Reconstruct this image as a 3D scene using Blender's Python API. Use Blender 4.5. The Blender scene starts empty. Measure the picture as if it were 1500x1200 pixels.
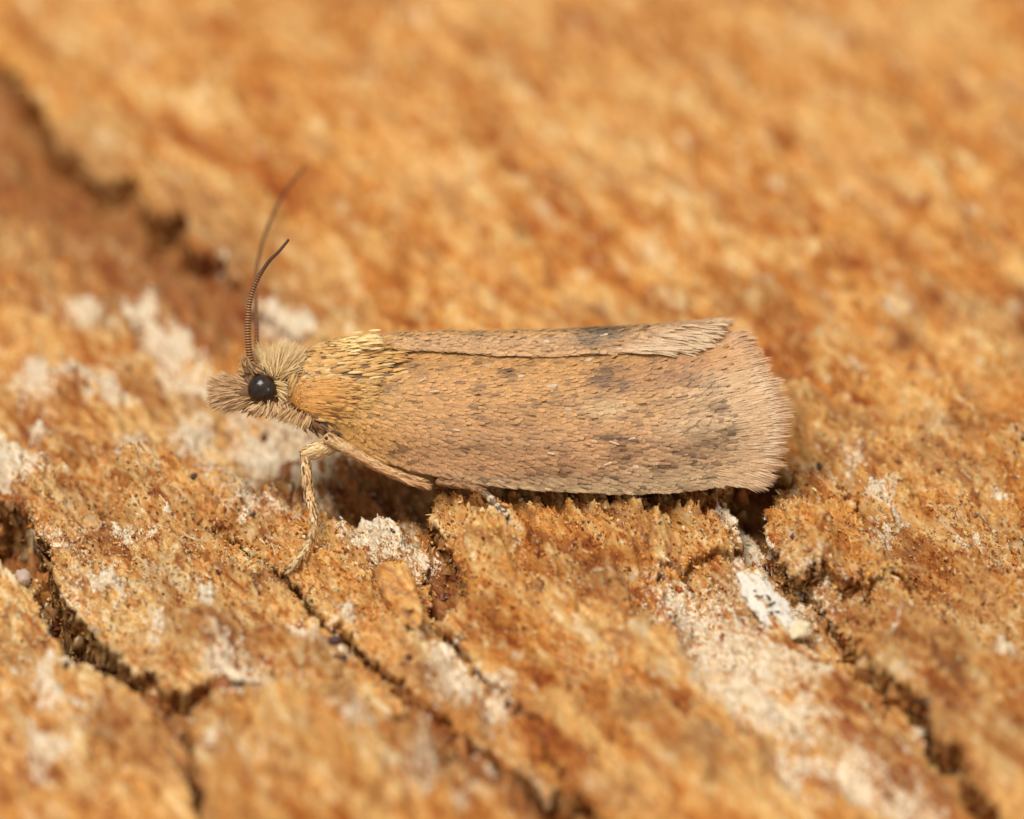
# A small brown moth on orange bark, macro view.  1 Blender unit = 1 mm.
import bpy, math
import numpy as np
from mathutils import Vector, Matrix

sc = bpy.context.scene
sc.unit_settings.system = 'METRIC'
sc.unit_settings.scale_length = 0.001
RNG = np.random.default_rng(7)

# ------------------------------------------------------------------ camera
ELEV = math.radians(35.0)          # how far the lens looks down on the bark
DIST = 80.0                        # lens to focal plane
HALF = 7.5                         # half the width of the focal plane in view
SE, CE = math.sin(ELEV), math.cos(ELEV)
TGT = np.array([0.0, 0.0, 1.80])   # middle of the focal plane
VX = np.array([1.0, 0.0, 0.0]); VU = np.array([0.0, SE, CE]); VD = np.array([0.0, CE, -SE])
cam_d = bpy.data.cameras.new('camera')
cam = bpy.data.objects.new('camera', cam_d); sc.collection.objects.link(cam)
cam.location = Vector(TGT - VD * DIST)
cam.rotation_euler = (math.pi / 2 - ELEV, 0, 0)
cam_d.sensor_width = 36.0
cam_d.lens = 36.0 * DIST / (2 * HALF)
cam_d.clip_start = 1.0; cam_d.clip_end = 1000.0
cam_d.dof.use_dof = True
cam_d.dof.focus_distance = DIST
APERTURE = 2.9                     # lens opening, mm
cam_d.dof.aperture_fstop = cam_d.lens * 0.001 / APERTURE   # scene units are read as metres here
sc.camera = cam

# ------------------------------------------------------------------ light
W = bpy.data.worlds.new('World'); sc.world = W; W.use_nodes = True
bg = W.node_tree.nodes['Background']
bg.inputs[0].default_value = (1.0, 0.96, 0.90, 1); bg.inputs[1].default_value = 0.45

def area(name, loc, aim, size, size_y, power, col):
    l = bpy.data.lights.new(name, 'AREA'); l.shape = 'RECTANGLE'; l.size = size; l.size_y = size_y
    l.energy = power; l.color = col
    o = bpy.data.objects.new(name, l); sc.collection.objects.link(o)
    o.location = loc
    o.rotation_euler = (Vector(aim) - Vector(loc)).to_track_quat('-Z', 'Y').to_euler()
    return o
area('softbox', (-30, -26, 116), (0, 1, 0), 55, 55, 153000, (1.0, 0.965, 0.91))
area('strip_lamp', (105, -95, 62), (0, 0, 1.5), 4, 34, 22000, (1.0, 0.96, 0.9))

sc.view_settings.view_transform = 'Standard'; sc.view_settings.look = 'None'
sc.view_settings.exposure = 0.0; sc.view_settings.gamma = 1.0
sc.view_settings.use_curve_mapping = False
sc.render.engine = 'CYCLES'
sc.cycles.max_bounces = 6; sc.cycles.diffuse_bounces = 3

# ------------------------------------------------------------------ places
def P(u, v, c=0.0):
    """point seen at photo pixel (u, v), c mm behind the focal plane"""
    k = (DIST + c) / DIST
    return TGT + VX * ((u - 750) / 100 * k) + VU * ((600 - v) / 100 * k) + VD * c
def G(u, v, z=0.0):
    """point of the level z seen at photo pixel (u, v)"""
    b = (600 - v) / 100
    c = (TGT[2] - z + b * CE) / (SE - b * CE / DIST)
    return P(u, v, c)
def srgb(r, g, b):
    a = np.array([r, g, b], float) / 255
    return np.where(a <= 0.04045, a / 12.92, ((a + 0.055) / 1.055) ** 2.4)

# ------------------------------------------------------------------ noise
def _h(ix, iy, iz, seed):
    with np.errstate(over='ignore'):
        n = (ix.astype(np.uint32) * np.uint32(374761393) + iy.astype(np.uint32) * np.uint32(668265263)
             + iz.astype(np.uint32) * np.uint32(2147483647 - 1274126177 + 7919) + np.uint32(seed * 2654435 + 12345))
        n = (n ^ (n >> np.uint32(13))) * np.uint32(1274126177)
        n = (n ^ (n >> np.uint32(16))) * np.uint32(2246822519)
        n = n ^ (n >> np.uint32(15))
    return n.astype(np.float64) / 4294967295.0
def vnoise(x, y, seed=0):
    """smooth noise, about -1..1"""
    x = np.asarray(x, float); y = np.asarray(y, float)
    ix = np.floor(x).astype(np.int64); iy = np.floor(y).astype(np.int64)
    fx = x - ix; fy = y - iy
    z = np.zeros_like(ix)
    def gr(dx, dy):
        a = _h(ix + dx, iy + dy, z, seed) * 2 * math.pi
        return np.cos(a) * (fx - dx) + np.sin(a) * (fy - dy)
    sx = fx * fx * fx * (fx * (fx * 6 - 15) + 10); sy = fy * fy * fy * (fy * (fy * 6 - 15) + 10)
    n0 = gr(0, 0) * (1 - sx) + gr(1, 0) * sx
    n1 = gr(0, 1) * (1 - sx) + gr(1, 1) * sx
    return (n0 * (1 - sy) + n1 * sy) * 1.5
def fbm(x, y, octv=4, seed=0, gain=0.5):
    s = 0; a = 1.0; t = 0
    for o in range(octv):
        s = s + a * vnoise(x * 2 ** o + 17.3 * o, y * 2 ** o - 9.1 * o, seed + o); t += a; a *= gain
    return s / t * 1.4
def cells(x, y, seed=0):
    """distance to the nearest scattered point and that point's random value"""
    ix = np.floor(x).astype(np.int64); iy = np.floor(y).astype(np.int64)
    best = np.full(x.shape, 9.0); val = np.zeros(x.shape); z = np.zeros_like(ix)
    for dx in (-1, 0, 1):
        for dy in (-1, 0, 1):
            px = ix + dx + _h(ix + dx, iy + dy, z, seed); py = iy + dy + _h(ix + dx, iy + dy, z, seed + 91)
            d = np.hypot(px - x, py - y); m = d < best
            best = np.where(m, d, best); val = np.where(m, _h(ix + dx, iy + dy, z, seed + 57), val)
    return best, val
def sstep(a, b, x):
    t = np.clip((x - a) / (b - a), 0, 1); return t * t * (3 - 2 * t)

# ------------------------------------------------------------------ mesh helpers
def make_mesh(name, verts, quads, tris=None, cols=None, attrs=None, smooth=True, mat=None):
    me = bpy.data.meshes.new(name)
    verts = np.asarray(verts, np.float32)
    nq = len(quads); nt = 0 if tris is None else len(tris)
    loops = np.concatenate([np.asarray(quads, np.int32).ravel()] + ([np.asarray(tris, np.int32).ravel()] if nt else []))
    me.vertices.add(len(verts)); me.vertices.foreach_set('co', verts.ravel())
    me.loops.add(len(loops)); me.loops.foreach_set('vertex_index', loops.astype(np.int32))
    me.polygons.add(nq + nt)
    st = np.concatenate([np.arange(nq) * 4, nq * 4 + np.arange(nt) * 3]).astype(np.int32)
    me.polygons.foreach_set('loop_start', st)
    me.polygons.foreach_set('use_smooth', np.full(nq + nt, smooth))
    me.update(calc_edges=True)
    if cols is not None:
        a = me.color_attributes.new('tint', 'FLOAT_COLOR', 'POINT')
        c4 = np.ones((len(verts), 4), np.float32); c4[:, :3] = cols
        a.data.foreach_set('color', c4.ravel())
    for k, vals in (attrs or {}).items():
        a = me.attributes.new(k, 'FLOAT', 'POINT'); a.data.foreach_set('value', np.asarray(vals, np.float32))
    if mat: me.materials.append(mat)
    return me
def add(name, me, parent=None):
    o = bpy.data.objects.new(name, me); sc.collection.objects.link(o)
    if parent is not None: o.parent = parent
    return o
def empty(name, loc):
    """an Empty whose children keep world coordinates"""
    o = bpy.data.objects.new(name, None); sc.collection.objects.link(o); o.location = Vector(loc)
    o.empty_display_size = 0.2
    return o
def under(o, parent):
    o.parent = parent
    bpy_m = Matrix.Translation(parent.location) if parent.type == 'EMPTY' else Matrix.Identity(4)
    o.matrix_parent_inverse = bpy_m.inverted()
    return o
def nrm(a):
    return a / np.maximum(np.linalg.norm(a, axis=-1, keepdims=True), 1e-9)

PROFILES = {
    'hair':   ([0, .35, .7, 1], [.75, 1, .75, .12]),
    'scale':  ([0, .35, .75, 1], [.6, 1, 1, .62]),
    'lance':  ([0, .3, .65, 1], [.5, 1, .85, .1]),
    'shard':  ([0, .4, 1], [.8, 1, .45]),
}
def blades(name, base, dirs, norm, length, width, bend, cols, prof='hair', mat=None, tipcol=None, vee=0.25):
    """many small tapering scales in one mesh"""
    base = np.asarray(base, float); N = len(base)
    dirs = nrm(np.asarray(dirs, float)); norm = np.asarray(norm, float)
    norm = nrm(norm - dirs * np.sum(norm * dirs, 1, keepdims=True))
    side = np.cross(dirs, norm)
    ts, ws = PROFILES[prof]
    length = np.broadcast_to(length, (N,))[:, None]; width = np.broadcast_to(width, (N,))[:, None]; bend = np.broadcast_to(bend, (N,))[:, None]
    K = len(ts); V = np.zeros((N, K, 3, 3)); Cc = np.zeros((N, K, 3, 3))
    cols = np.broadcast_to(np.asarray(cols, float), (N, 3))
    tc = cols if tipcol is None else np.broadcast_to(tipcol, (N, 3))
    for k, (t, w) in enumerate(zip(ts, ws)):
        cen = base + dirs * length * t + norm * bend * length * t * t
        V[:, k, 0] = cen - side * width * w * .5
        V[:, k, 1] = cen + norm * width * w * vee
        V[:, k, 2] = cen + side * width * w * .5
        Cc[:, k, :] = (cols * (1 - t) + tc * t)[:, None, :]
    idx = np.arange(N * K * 3).reshape(N, K, 3)
    q = []
    for k in range(K - 1):
        for j in range(2):
            q.append(np.stack([idx[:, k, j], idx[:, k, j + 1], idx[:, k + 1, j + 1], idx[:, k + 1, j]], 1))
    return make_mesh(name, V.reshape(-1, 3), np.concatenate(q), cols=Cc.reshape(-1, 3), mat=mat)

def catmull(pts, s):
    pts = np.asarray(pts, float); n = len(pts)
    s = np.asarray(s, float) * (n - 1); i = np.clip(np.floor(s).astype(int), 0, n - 2); f = (s - i)[..., None]
    p1 = pts[i]; p2 = pts[i + 1]
    p0 = np.where((i > 0)[..., None], pts[np.maximum(i - 1, 0)], 2 * p1 - p2)
    p3 = np.where((i < n - 2)[..., None], pts[np.minimum(i + 2, n - 1)], 2 * p2 - p1)
    return 0.5 * (2 * p1 + (p2 - p0) * f + (2 * p0 - 5 * p1 + 4 * p2 - p3) * f ** 2 + (3 * p1 - p0 - 3 * p2 + p3) * f ** 3)

def tube(name, path, radii, cols, nseg=14, mat=None, flat=1.0):
    """round limb along world points; radius and colour per point"""
    path = np.asarray(path, float); n = len(path)
    T = nrm(np.gradient(path, axis=0))
    ref = -VD
    A = nrm(np.cross(T, ref[None])); B = np.cross(A, T)
    ang = np.linspace(0, 2 * math.pi, nseg, endpoint=False)
    r = np.asarray(radii, float)[:, None, None]
    V = path[:, None] + r * (np.cos(ang)[None, :, None] * A[:, None] + flat * np.sin(ang)[None, :, None] * B[:, None])
    idx = np.arange(n * nseg).reshape(n, nseg)
    j2 = (np.arange(nseg) + 1) % nseg
    q = np.stack([idx[:-1][:, np.arange(nseg)], idx[:-1][:, j2], idx[1:][:, j2], idx[1:][:, np.arange(nseg)]], -1).reshape(-1, 4)
    V = V.reshape(-1, 3); V = np.concatenate([V, path[:1] - T[:1] * radii[0] * .5, path[-1:] + T[-1:] * radii[-1] * .5])
    a0 = n * nseg; tr = [(idx[0, j2[j]], idx[0, j], a0) for j in range(nseg)] + [(idx[-1, j], idx[-1, j2[j]], a0 + 1) for j in range(nseg)]
    C = np.repeat(np.asarray(cols, float), nseg, 0); C = np.concatenate([C, np.asarray(cols)[:1], np.asarray(cols)[-1:]])
    return make_mesh(name, V, q, tr, cols=C, mat=mat)

def ellipsoid(name, cen, ax, radii, nu=28, nv=18, cols=(1, 1, 1), mat=None, wob=0.0, seed=0):
    th = np.linspace(0.02, math.pi - .02, nv); ph = np.linspace(0, 2 * math.pi, nu, endpoint=False)
    TH, PH = np.meshgrid(th, ph, indexing='ij')
    L = np.stack([np.cos(TH), np.sin(TH) * np.cos(PH), np.sin(TH) * np.sin(PH)], -1)
    if wob:
        L = np.sign(L) * np.abs(L) ** .82; S = L * np.asarray(radii) / max(radii)
        g_ = lambda k, s_: fbm(S[..., 0] * k + S[..., 2] * k * .8 + seed * 7.7, S[..., 1] * k - S[..., 2] * k * .6, 4, s_, .55)
        L = L * (1 + wob * (g_(2.2, seed) + .5 * g_(6.5, seed + 3)))[..., None]
    V = cen + (L * np.asarray(radii)) @ np.asarray(ax)
    idx = np.arange(nu * nv).reshape(nv, nu); j = np.arange(nu); j2 = (j + 1) % nu
    q = np.stack([idx[:-1][:, j], idx[1:][:, j], idx[1:][:, j2], idx[:-1][:, j2]], -1).reshape(-1, 4)
    V = V.reshape(-1, 3); V = np.concatenate([V, V[:nu].mean(0, keepdims=True), V[-nu:].mean(0, keepdims=True)])
    tr = [(idx[0, j2[k]], nu * nv, idx[0, k]) for k in range(nu)] + [(idx[-1, k], nu * nv + 1, idx[-1, j2[k]]) for k in range(nu)]
    return make_mesh(name, V, q, tr, cols=np.broadcast_to(np.asarray(cols, float), (len(V), 3)), mat=mat)

# ------------------------------------------------------------------ materials
def newmat(name):
    m = bpy.data.materials.new(name); m.use_nodes = True
    nt = m.node_tree; nt.nodes.clear()
    return m, nt
def nd(nt, t, **kw):
    n = nt.nodes.new(t)
    for k, v in kw.items():
        if k.startswith('i_'): n.inputs[k[2:].replace('_', ' ')].default_value = v
        else: setattr(n, k, v)
    return n
def ramp(nt, fac, stops, interp='LINEAR'):
    r = nt.nodes.new('ShaderNodeValToRGB'); r.color_ramp.interpolation = interp
    e = r.color_ramp.elements
    while len(e) < len(stops): e.new(0.5)
    for el, (p, c) in zip(e, stops):
        el.position = p; el.color = (*c, 1) if len(c) == 3 else c
    nt.links.new(fac, r.inputs[0]); return r.outputs[0]
def mix(nt, fac, a, b, mode='MIX'):
    n = nt.nodes.new('ShaderNodeMix'); n.data_type = 'RGBA'; n.blend_type = mode
    for s, v in ((0, fac), (6, a), (7, b)):
        if hasattr(v, 'links'): nt.links.new(v, n.inputs[s])
        else: n.inputs[s].default_value = v if s == 0 else (*v, 1)
    return n.outputs[2]
def math_n(nt, op, a, b=0.0, clamp=False):
    n = nt.nodes.new('ShaderNodeMath'); n.operation = op; n.use_clamp = clamp
    for i, v in enumerate((a, b)):
        if hasattr(v, 'links'): nt.links.new(v, n.inputs[i])
        else: n.inputs[i].default_value = v
    return n.outputs[0]

GRAIN_ANG = math.atan2(-0.82, 0.57)
def bark_material(name, rust_shade=0.0):
    m, nt = newmat(name); L = nt.links
    geo = nd(nt, 'ShaderNodeNewGeometry')
    mp = nd(nt, 'ShaderNodeMapping'); mp.inputs['Rotation'].default_value = (0, 0, -GRAIN_ANG)
    L.new(geo.outputs['Position'], mp.inputs[0])
    mg = nd(nt, 'ShaderNodeMapping'); mg.inputs['Scale'].default_value = (0.24, 1, 1); L.new(mp.outputs[0], mg.inputs[0])
    def noise(vec, scale, detail=4, rough=0.55, dist=0.0):
        n = nd(nt, 'ShaderNodeTexNoise'); n.inputs['Scale'].default_value = scale; n.inputs['Detail'].default_value = detail
        n.inputs['Roughness'].default_value = rough; n.inputs['Distortion'].default_value = dist
        L.new(vec, n.inputs['Vector']); return n.outputs[0]
    big = noise(mg.outputs[0], .95, 3, .55, .8)
    pat = noise(mg.outputs[0], 2.6, 4, .58, 1.2)
    mid = noise(mg.outputs[0], 7.5, 5, .62, .8)
    fine = noise(mg.outputs[0], 26.0, 4, .65, .3)
    spk = noise(mp.outputs[0], 13.0, 3, .6, .8)
    sig = math_n(nt, 'ADD', math_n(nt, 'MULTIPLY', pat, .46), math_n(nt, 'ADD', math_n(nt, 'MULTIPLY', mid, .32), math_n(nt, 'MULTIPLY', fine, .22)))
    an = nd(nt, 'ShaderNodeAttribute', attribute_name='tone')
    sig = math_n(nt, 'ADD', sig, math_n(nt, 'MULTIPLY', math_n(nt, 'SUBTRACT', an.outputs['Fac'], .5), .075))
    col = ramp(nt, sig, [(.395, srgb(120, 48, 10)), (.445, srgb(184, 98, 27)), (.485, srgb(218, 144, 58)), (.525, srgb(233, 176, 92)), (.565, srgb(244, 206, 134)), (.610, srgb(254, 236, 200))])
    cb = ramp(nt, big, [(.40, srgb(158, 72, 16)), (.46, srgb(206, 132, 52)), (.52, srgb(228, 164, 84)), (.58, srgb(240, 198, 130))])
    col = mix(nt, 0.40, col, cb)
    # pale crust with its own outline
    at = nd(nt, 'ShaderNodeAttribute', attribute_name='crust')
    ap = nd(nt, 'ShaderNodeAttribute', attribute_name='pale')
    ar = nd(nt, 'ShaderNodeAttribute', attribute_name='rust')
    palec = ramp(nt, sig, [(.40, srgb(150, 84, 36)), (.46, srgb(206, 148, 82)), (.50, srgb(230, 188, 120)), (.55, srgb(244, 216, 156)), (.60, srgb(252, 238, 206))])
    col = mix(nt, math_n(nt, 'MULTIPLY', ap.outputs['Fac'], .75, True), col, palec)
    rust_shade_col = ramp(nt, mid, [(.3, srgb(84, 36, 16)), (.55, srgb(140, 76, 36)), (.75, srgb(184, 120, 66))])
    col = mix(nt, math_n(nt, 'MULTIPLY', ar.outputs['Fac'], .85, True), col, rust_shade_col)
    wsum = math_n(nt, 'ADD', at.outputs['Fac'], math_n(nt, 'MULTIPLY', math_n(nt, 'SUBTRACT', spk, .5), 1.5))
    wsum = math_n(nt, 'ADD', wsum, math_n(nt, 'MULTIPLY', math_n(nt, 'SUBTRACT', mid, .5), 1.1))
    wmask = ramp(nt, wsum, [(.43, (0, 0, 0)), (.54, (1, 1, 1))])
    wcol = ramp(nt, fine, [(.36, srgb(216, 176, 130)), (.46, srgb(240, 214, 174)), (.58, srgb(252, 240, 216))])
    col = mix(nt, wmask, col, wcol)
    # small dark and white grains
    vo = nd(nt, 'ShaderNodeTexVoronoi'); vo.inputs['Scale'].default_value = 4.2; L.new(mp.outputs[0], vo.inputs['Vector'])
    dk = ramp(nt, vo.outputs['Distance'], [(.05, (1, 1, 1)), (.10, (0, 0, 0))])
    cs = nd(nt, 'ShaderNodeSeparateColor'); L.new(vo.outputs['Color'], cs.inputs[0])
    dk1 = math_n(nt, 'MULTIPLY', dk, math_n(nt, 'GREATER_THAN', cs.outputs[0], .72))
    col = mix(nt, math_n(nt, 'MULTIPLY', dk1, .75), col, srgb(62, 42, 34))
    vo2 = nd(nt, 'ShaderNodeTexVoronoi'); vo2.inputs['Scale'].default_value = 6.0; L.new(mg.outputs[0], vo2.inputs['Vector'])
    wk = ramp(nt, vo2.outputs['Distance'], [(.10, (1, 1, 1)), (.22, (0, 0, 0))])
    cs2 = nd(nt, 'ShaderNodeSeparateColor'); L.new(vo2.outputs['Color'], cs2.inputs[0])
    wk1 = math_n(nt, 'MULTIPLY', wk, math_n(nt, 'GREATER_THAN', cs2.outputs[1], .8))
    col = mix(nt, math_n(nt, 'MULTIPLY', wk1, .6), col, srgb(244, 224, 190))
    b = nd(nt, 'ShaderNodeBsdfPrincipled'); L.new(col, b.inputs['Base Color'])
    b.inputs['Roughness'].default_value = .62; b.inputs['Specular IOR Level'].default_value = .35
    bm = nd(nt, 'ShaderNodeBump'); bm.inputs['Strength'].default_value = .8; bm.inputs['Distance'].default_value = .03
    bh = math_n(nt, 'ADD', fine, math_n(nt, 'MULTIPLY', noise(mp.outputs[0], 60, 3, .7), .6))
    L.new(bh, bm.inputs['Height']); L.new(bm.outputs[0], b.inputs['Normal'])
    out = nd(nt, 'ShaderNodeOutputMaterial'); L.new(b.outputs[0], out.inputs[0])
    return m
def tint_material(name, rough=.55, spec=.3, trans=0.0, sheen=0.0, vary=.25, vscale=30):
    m, nt = newmat(name); L = nt.links
    a = nd(nt, 'ShaderNodeAttribute', attribute_name='tint')
    geo = nd(nt, 'ShaderNodeNewGeometry')
    n = nd(nt, 'ShaderNodeTexNoise'); n.inputs['Scale'].default_value = vscale; n.inputs['Detail'].default_value = 3
    L.new(geo.outputs['Position'], n.inputs['Vector'])
    f = ramp(nt, n.outputs[0], [(.3, (1 - vary,) * 3), (.7, (1 + vary * .6,) * 3)])
    col = mix(nt, 1.0, a.outputs['Color'], f, 'MULTIPLY')
    b = nd(nt, 'ShaderNodeBsdfPrincipled'); L.new(col, b.inputs['Base Color'])
    b.inputs['Roughness'].default_value = rough; b.inputs['Specular IOR Level'].default_value = spec
    b.inputs['Sheen Weight'].default_value = sheen
    out = nd(nt, 'ShaderNodeOutputMaterial')
    if trans:
        t = nd(nt, 'ShaderNodeBsdfTranslucent'); L.new(col, t.inputs[0])
        ms = nd(nt, 'ShaderNodeMixShader'); ms.inputs[0].default_value = trans
        L.new(b.outputs[0], ms.inputs[1]); L.new(t.outputs[0], ms.inputs[2]); L.new(ms.outputs[0], out.inputs[0])
    else: L.new(b.outputs[0], out.inputs[0])
    return m
M_BARK = bark_material('bark')
M_GRIT = tint_material('bark_grit', .45, .5, .12, vary=.3, vscale=20)
M_SCALE = tint_material('wing_scale', .5, .35, .0, vary=.22, vscale=45)
M_HAIR = tint_material('moth_hair', .55, .3, .10, vary=.18, vscale=40)
M_SKIN = tint_material('moth_skin', .5, .4, .0, vary=.3, vscale=25)
M_CRUST = tint_material('white_crust', .6, .35, .1, vary=.12, vscale=14)
m, nt = newmat('eye')
b = nd(nt, 'ShaderNodeBsdfPrincipled'); b.inputs['Roughness'].default_value = .20; b.inputs['Specular IOR Level'].default_value = .45
geo = nd(nt, 'ShaderNodeNewGeometry'); n = nd(nt, 'ShaderNodeTexNoise'); n.inputs['Scale'].default_value = 9
nt.links.new(geo.outputs['Position'], n.inputs['Vector'])
nt.links.new(ramp(nt, n.outputs[0], [(.3, srgb(26, 18, 13)), (.7, srgb(58, 43, 31))]), b.inputs['Base Color'])
vo = nd(nt, 'ShaderNodeTexVoronoi'); vo.inputs['Scale'].default_value = 48; nt.links.new(geo.outputs['Position'], vo.inputs['Vector'])
bm = nd(nt, 'ShaderNodeBump'); bm.inputs['Strength'].default_value = .18; bm.inputs['Distance'].default_value = .006; bm.invert = True
nt.links.new(vo.outputs['Distance'], bm.inputs['Height']); nt.links.new(bm.outputs[0], b.inputs['Normal'])
out = nd(nt, 'ShaderNodeOutputMaterial'); nt.links.new(b.outputs[0], out.inputs[0]); M_EYE = m

# ------------------------------------------------------------------ bark
def graded(stops):
    """coordinates from (position, step) stops"""
    out = [stops[0][0]]
    while out[-1] < stops[-1][0]:
        st = np.interp(out[-1], [s[0] for s in stops], [s[1] for s in stops]); out.append(out[-1] + st)
    return np.array(out)
GX = graded([(-12.5, .10), (-8.2, .03), (-7, .02), (7, .02), (8.2, .03), (12.5, .10)])
GY = graded([(-10, .10), (-6, .05), (-4.4, .028), (1.8, .028), (4, .05), (8, .085), (20, .13)])
XX, YY = np.meshgrid(GX, GY, indexing='ij')
ca, sa = math.cos(GRAIN_ANG), math.sin(GRAIN_ANG)
AL = XX * ca + YY * sa            # along the grain
AC = -XX * sa + YY * ca           # across it

WARP1 = fbm(XX * 1.7, YY * 1.7, 3, 101); WARP2 = fbm(XX * 1.7 + 40, YY * 1.7, 3, 111)
WARP3 = fbm(XX * 7, YY * 7, 3, 121); WARP4 = fbm(XX * 7 + 60, YY * 7, 3, 131)
WARP5 = fbm(XX * 17, YY * 17, 2, 141)

# relief shared by all the plates
R_BIG = fbm(AL * .35, AC * .8, 3, 11)
R_MID = fbm(AL * .9, AC * 2.6, 4, 21)
R_FIB = fbm(AL * 1.5, AC * 10.0, 3, 31)
R_GRN = fbm(XX * 6.5, YY * 6.5, 4, 41, .6)
cd, cv = cells(AL * 3.6, AC * 6.5, 5)
R_CEL = (.5 - np.clip(cd, 0, .8)) * (.4 + cv)
cd2, cv2 = cells(XX * 13, YY * 13, 8)
R_CE2 = (.5 - np.clip(cd2, 0, .8)) * (cv2)
fiss = np.abs(fbm(AL * .55 + .3 * R_BIG, AC * 2.4, 3, 71))
R_FIS = -np.exp(-(fiss / .035) ** 2) * sstep(.0, .35, fbm(AL * .5, AC * .9, 2, 77))
cd3, cv3 = cells(AL * .95 + .22 * WARP1, AC * 1.9 + .25 * WARP2, 15)
R_LMP = (.55 - np.clip(cd3, 0, .95)) * (.3 + cv3) + .5 * (cv3 - .5) * sstep(.62, .40, cd3)
def terrace(h, k, sharp=.14):
    f = np.floor(h * k); r = h * k - f
    return (f + sstep(0, sharp, r)) / k, f
LAY1, ID1 = terrace(fbm(AL * .42, AC * 1.15, 3, 501) + .07 * WARP3 + .03 * WARP5, 4.5)
LAY2, ID2 = terrace(fbm(AL * 1.1, AC * 3.0, 3, 511) + .10 * WARP3 + .03 * WARP5, 3.5)
TONE = ((ID1 * .618 + ID2 * .37 + 40) % 1.0)
R_RDG = (1 - np.abs(fbm(AL * .32 + .15 * WARP1, AC * 2.7, 3, 521))) ** 3
RELIEF = .50 * LAY1 + .16 * LAY2 + .14 * R_RDG + .17 * R_BIG + .18 * R_MID + .045 * R_FIB + .035 * R_GRN + .15 * R_CEL * (.6 + .8 * sstep(-.2, .4, WARP1)) + .035 * R_CE2 + .18 * R_FIS + .32 * R_LMP
del cd, cv, cd2, cv2, fiss

def blobs(lst, z=0.0):
    """sum of soft spots given in photo pixels: (u, v, ru, rv, strength)"""
    o = np.zeros_like(XX)
    for (u, v, ru, rv, s) in lst:
        g = G(u, v, z); rx = ru / 100; ry = rv / 100 / SE
        ex = XX + .18 * WARP1 + .11 * WARP3 - g[0]; ey = YY + .26 * WARP2 + .17 * WARP4 - g[1]
        al_ = (ex * ca + ey * sa); ac_ = (-ex * sa + ey * ca); rm = math.sqrt(rx * ry)
        dx = .55 * ex / rx + .45 * al_ / (rm * 1.7); dy = .55 * ey / ry + .45 * ac_ / (rm * .7)
        o = np.maximum(o, s * np.exp(-(dx * dx + dy * dy) * .8))
    return o
_r = np.random.default_rng(3)
CRUST = blobs([(_r.uniform(-20, 620), _r.uniform(400, 1180), _r.uniform(6, 16), _r.uniform(4, 10), _r.uniform(.6, 1.1)) for _ in range(36)] + [(_r.uniform(620, 1500), _r.uniform(740, 1180), _r.uniform(5, 13), _r.uniform(4, 9), _r.uniform(.6, 1.0)) for _ in range(24)] + [
    (205, 450, 22, 34, 1.1), (250, 490, 28, 24, 1.1), (125, 440, 30, 26, .75), (125, 545, 30, 34, .95), (55, 550, 36, 36, .8), (160, 585, 22, 28, .8),
    (20, 685, 48, 24, 1.0), (280, 548, 50, 22, .9), (345, 580, 40, 22, .75), (283, 622, 26, 34, 1.0), (385, 640, 50, 30, 1.0), (445, 660, 50, 26, .95), (430, 615, 40, 16, .7), (330, 690, 34, 24, .9), (200, 650, 18, 14, .8),
    (425, 470, 42, 22, 1.0), (370, 735, 50, 22, .6), (480, 735, 60, 30, .55), (560, 790, 46, 20, 1.1), (610, 822, 32, 12, .8), (185, 803, 18, 12, .8), (165, 875, 20, 16, .9),
    (295, 899, 13, 10, 1.1), (465, 948, 50, 12, .9), (52, 995, 22, 13, 1.3), (75, 1036, 20, 14, 1.1), (345, 1003, 40, 26, .9), (85, 800, 30, 30, .6), (110, 880, 22, 40, .5),
    (690, 1010, 46, 26, .95), (650, 965, 30, 20, .7), (70, 1130, 30, 26, .8), (520, 1120, 18, 26, .8), (640, 1175, 40, 20, .8), (460, 1075, 12, 24, .65),
    (1010, 900, 60, 40, .68), (1130, 885, 50, 28, .9), (1080, 960, 70, 36, .85), (1190, 985, 40, 24, .75), (1110, 1030, 80, 28, .85), (1220, 1120, 70, 32, .75), (1320, 1160, 70, 30, .6),
    (1085, 790, 26, 44, .9), (1180, 880, 50, 26, .5), (1260, 695, 22, 30, .6), (1287, 748, 14, 9, 1.1), (1318, 776, 18, 12, 1.0), (1290, 800, 18, 22, .6), (1485, 990, 22, 14, 1.0),
    (1150, 60, 60, 40, .25), (840, 60, 60, 40, .28), (840, 290, 40, 30, .3), (990, 310, 60, 40, .25), (1260, 100, 60, 40, .25), (1370, 560, 70, 18, .35), (1220, 500, 40, 30, .3), (740, 830, 40, 20, .35), (850, 890, 60, 30, .3), (870, 990, 60, 40, .3)])
PALE = blobs([(80, 1140, 90, 50, .9), (340, 1140, 80, 40, .9), (600, 1160, 90, 40, .8)] + [(_r.uniform(0, 1500), _r.uniform(430, 1180), _r.uniform(20, 60), _r.uniform(12, 36), _r.uniform(.4, .9)) for _ in range(110)] + [(100, 960, 170, 90, .9), (60, 880, 90, 60, .8), (230, 860, 190, 110, .85), (90, 740, 150, 70, .7), (420, 890, 120, 60, .7), (200, 620, 260, 120, .6), (120, 460, 200, 80, .3),
              (1150, 1000, 200, 160, .5), (100, 1130, 160, 70, .45), (480, 1010, 100, 40, .4), (1080, 830, 100, 40, .4), (1260, 720, 60, 60, .35), (600, 840, 70, 60, .35), (850, 100, 500, 220, .25)])
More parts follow.
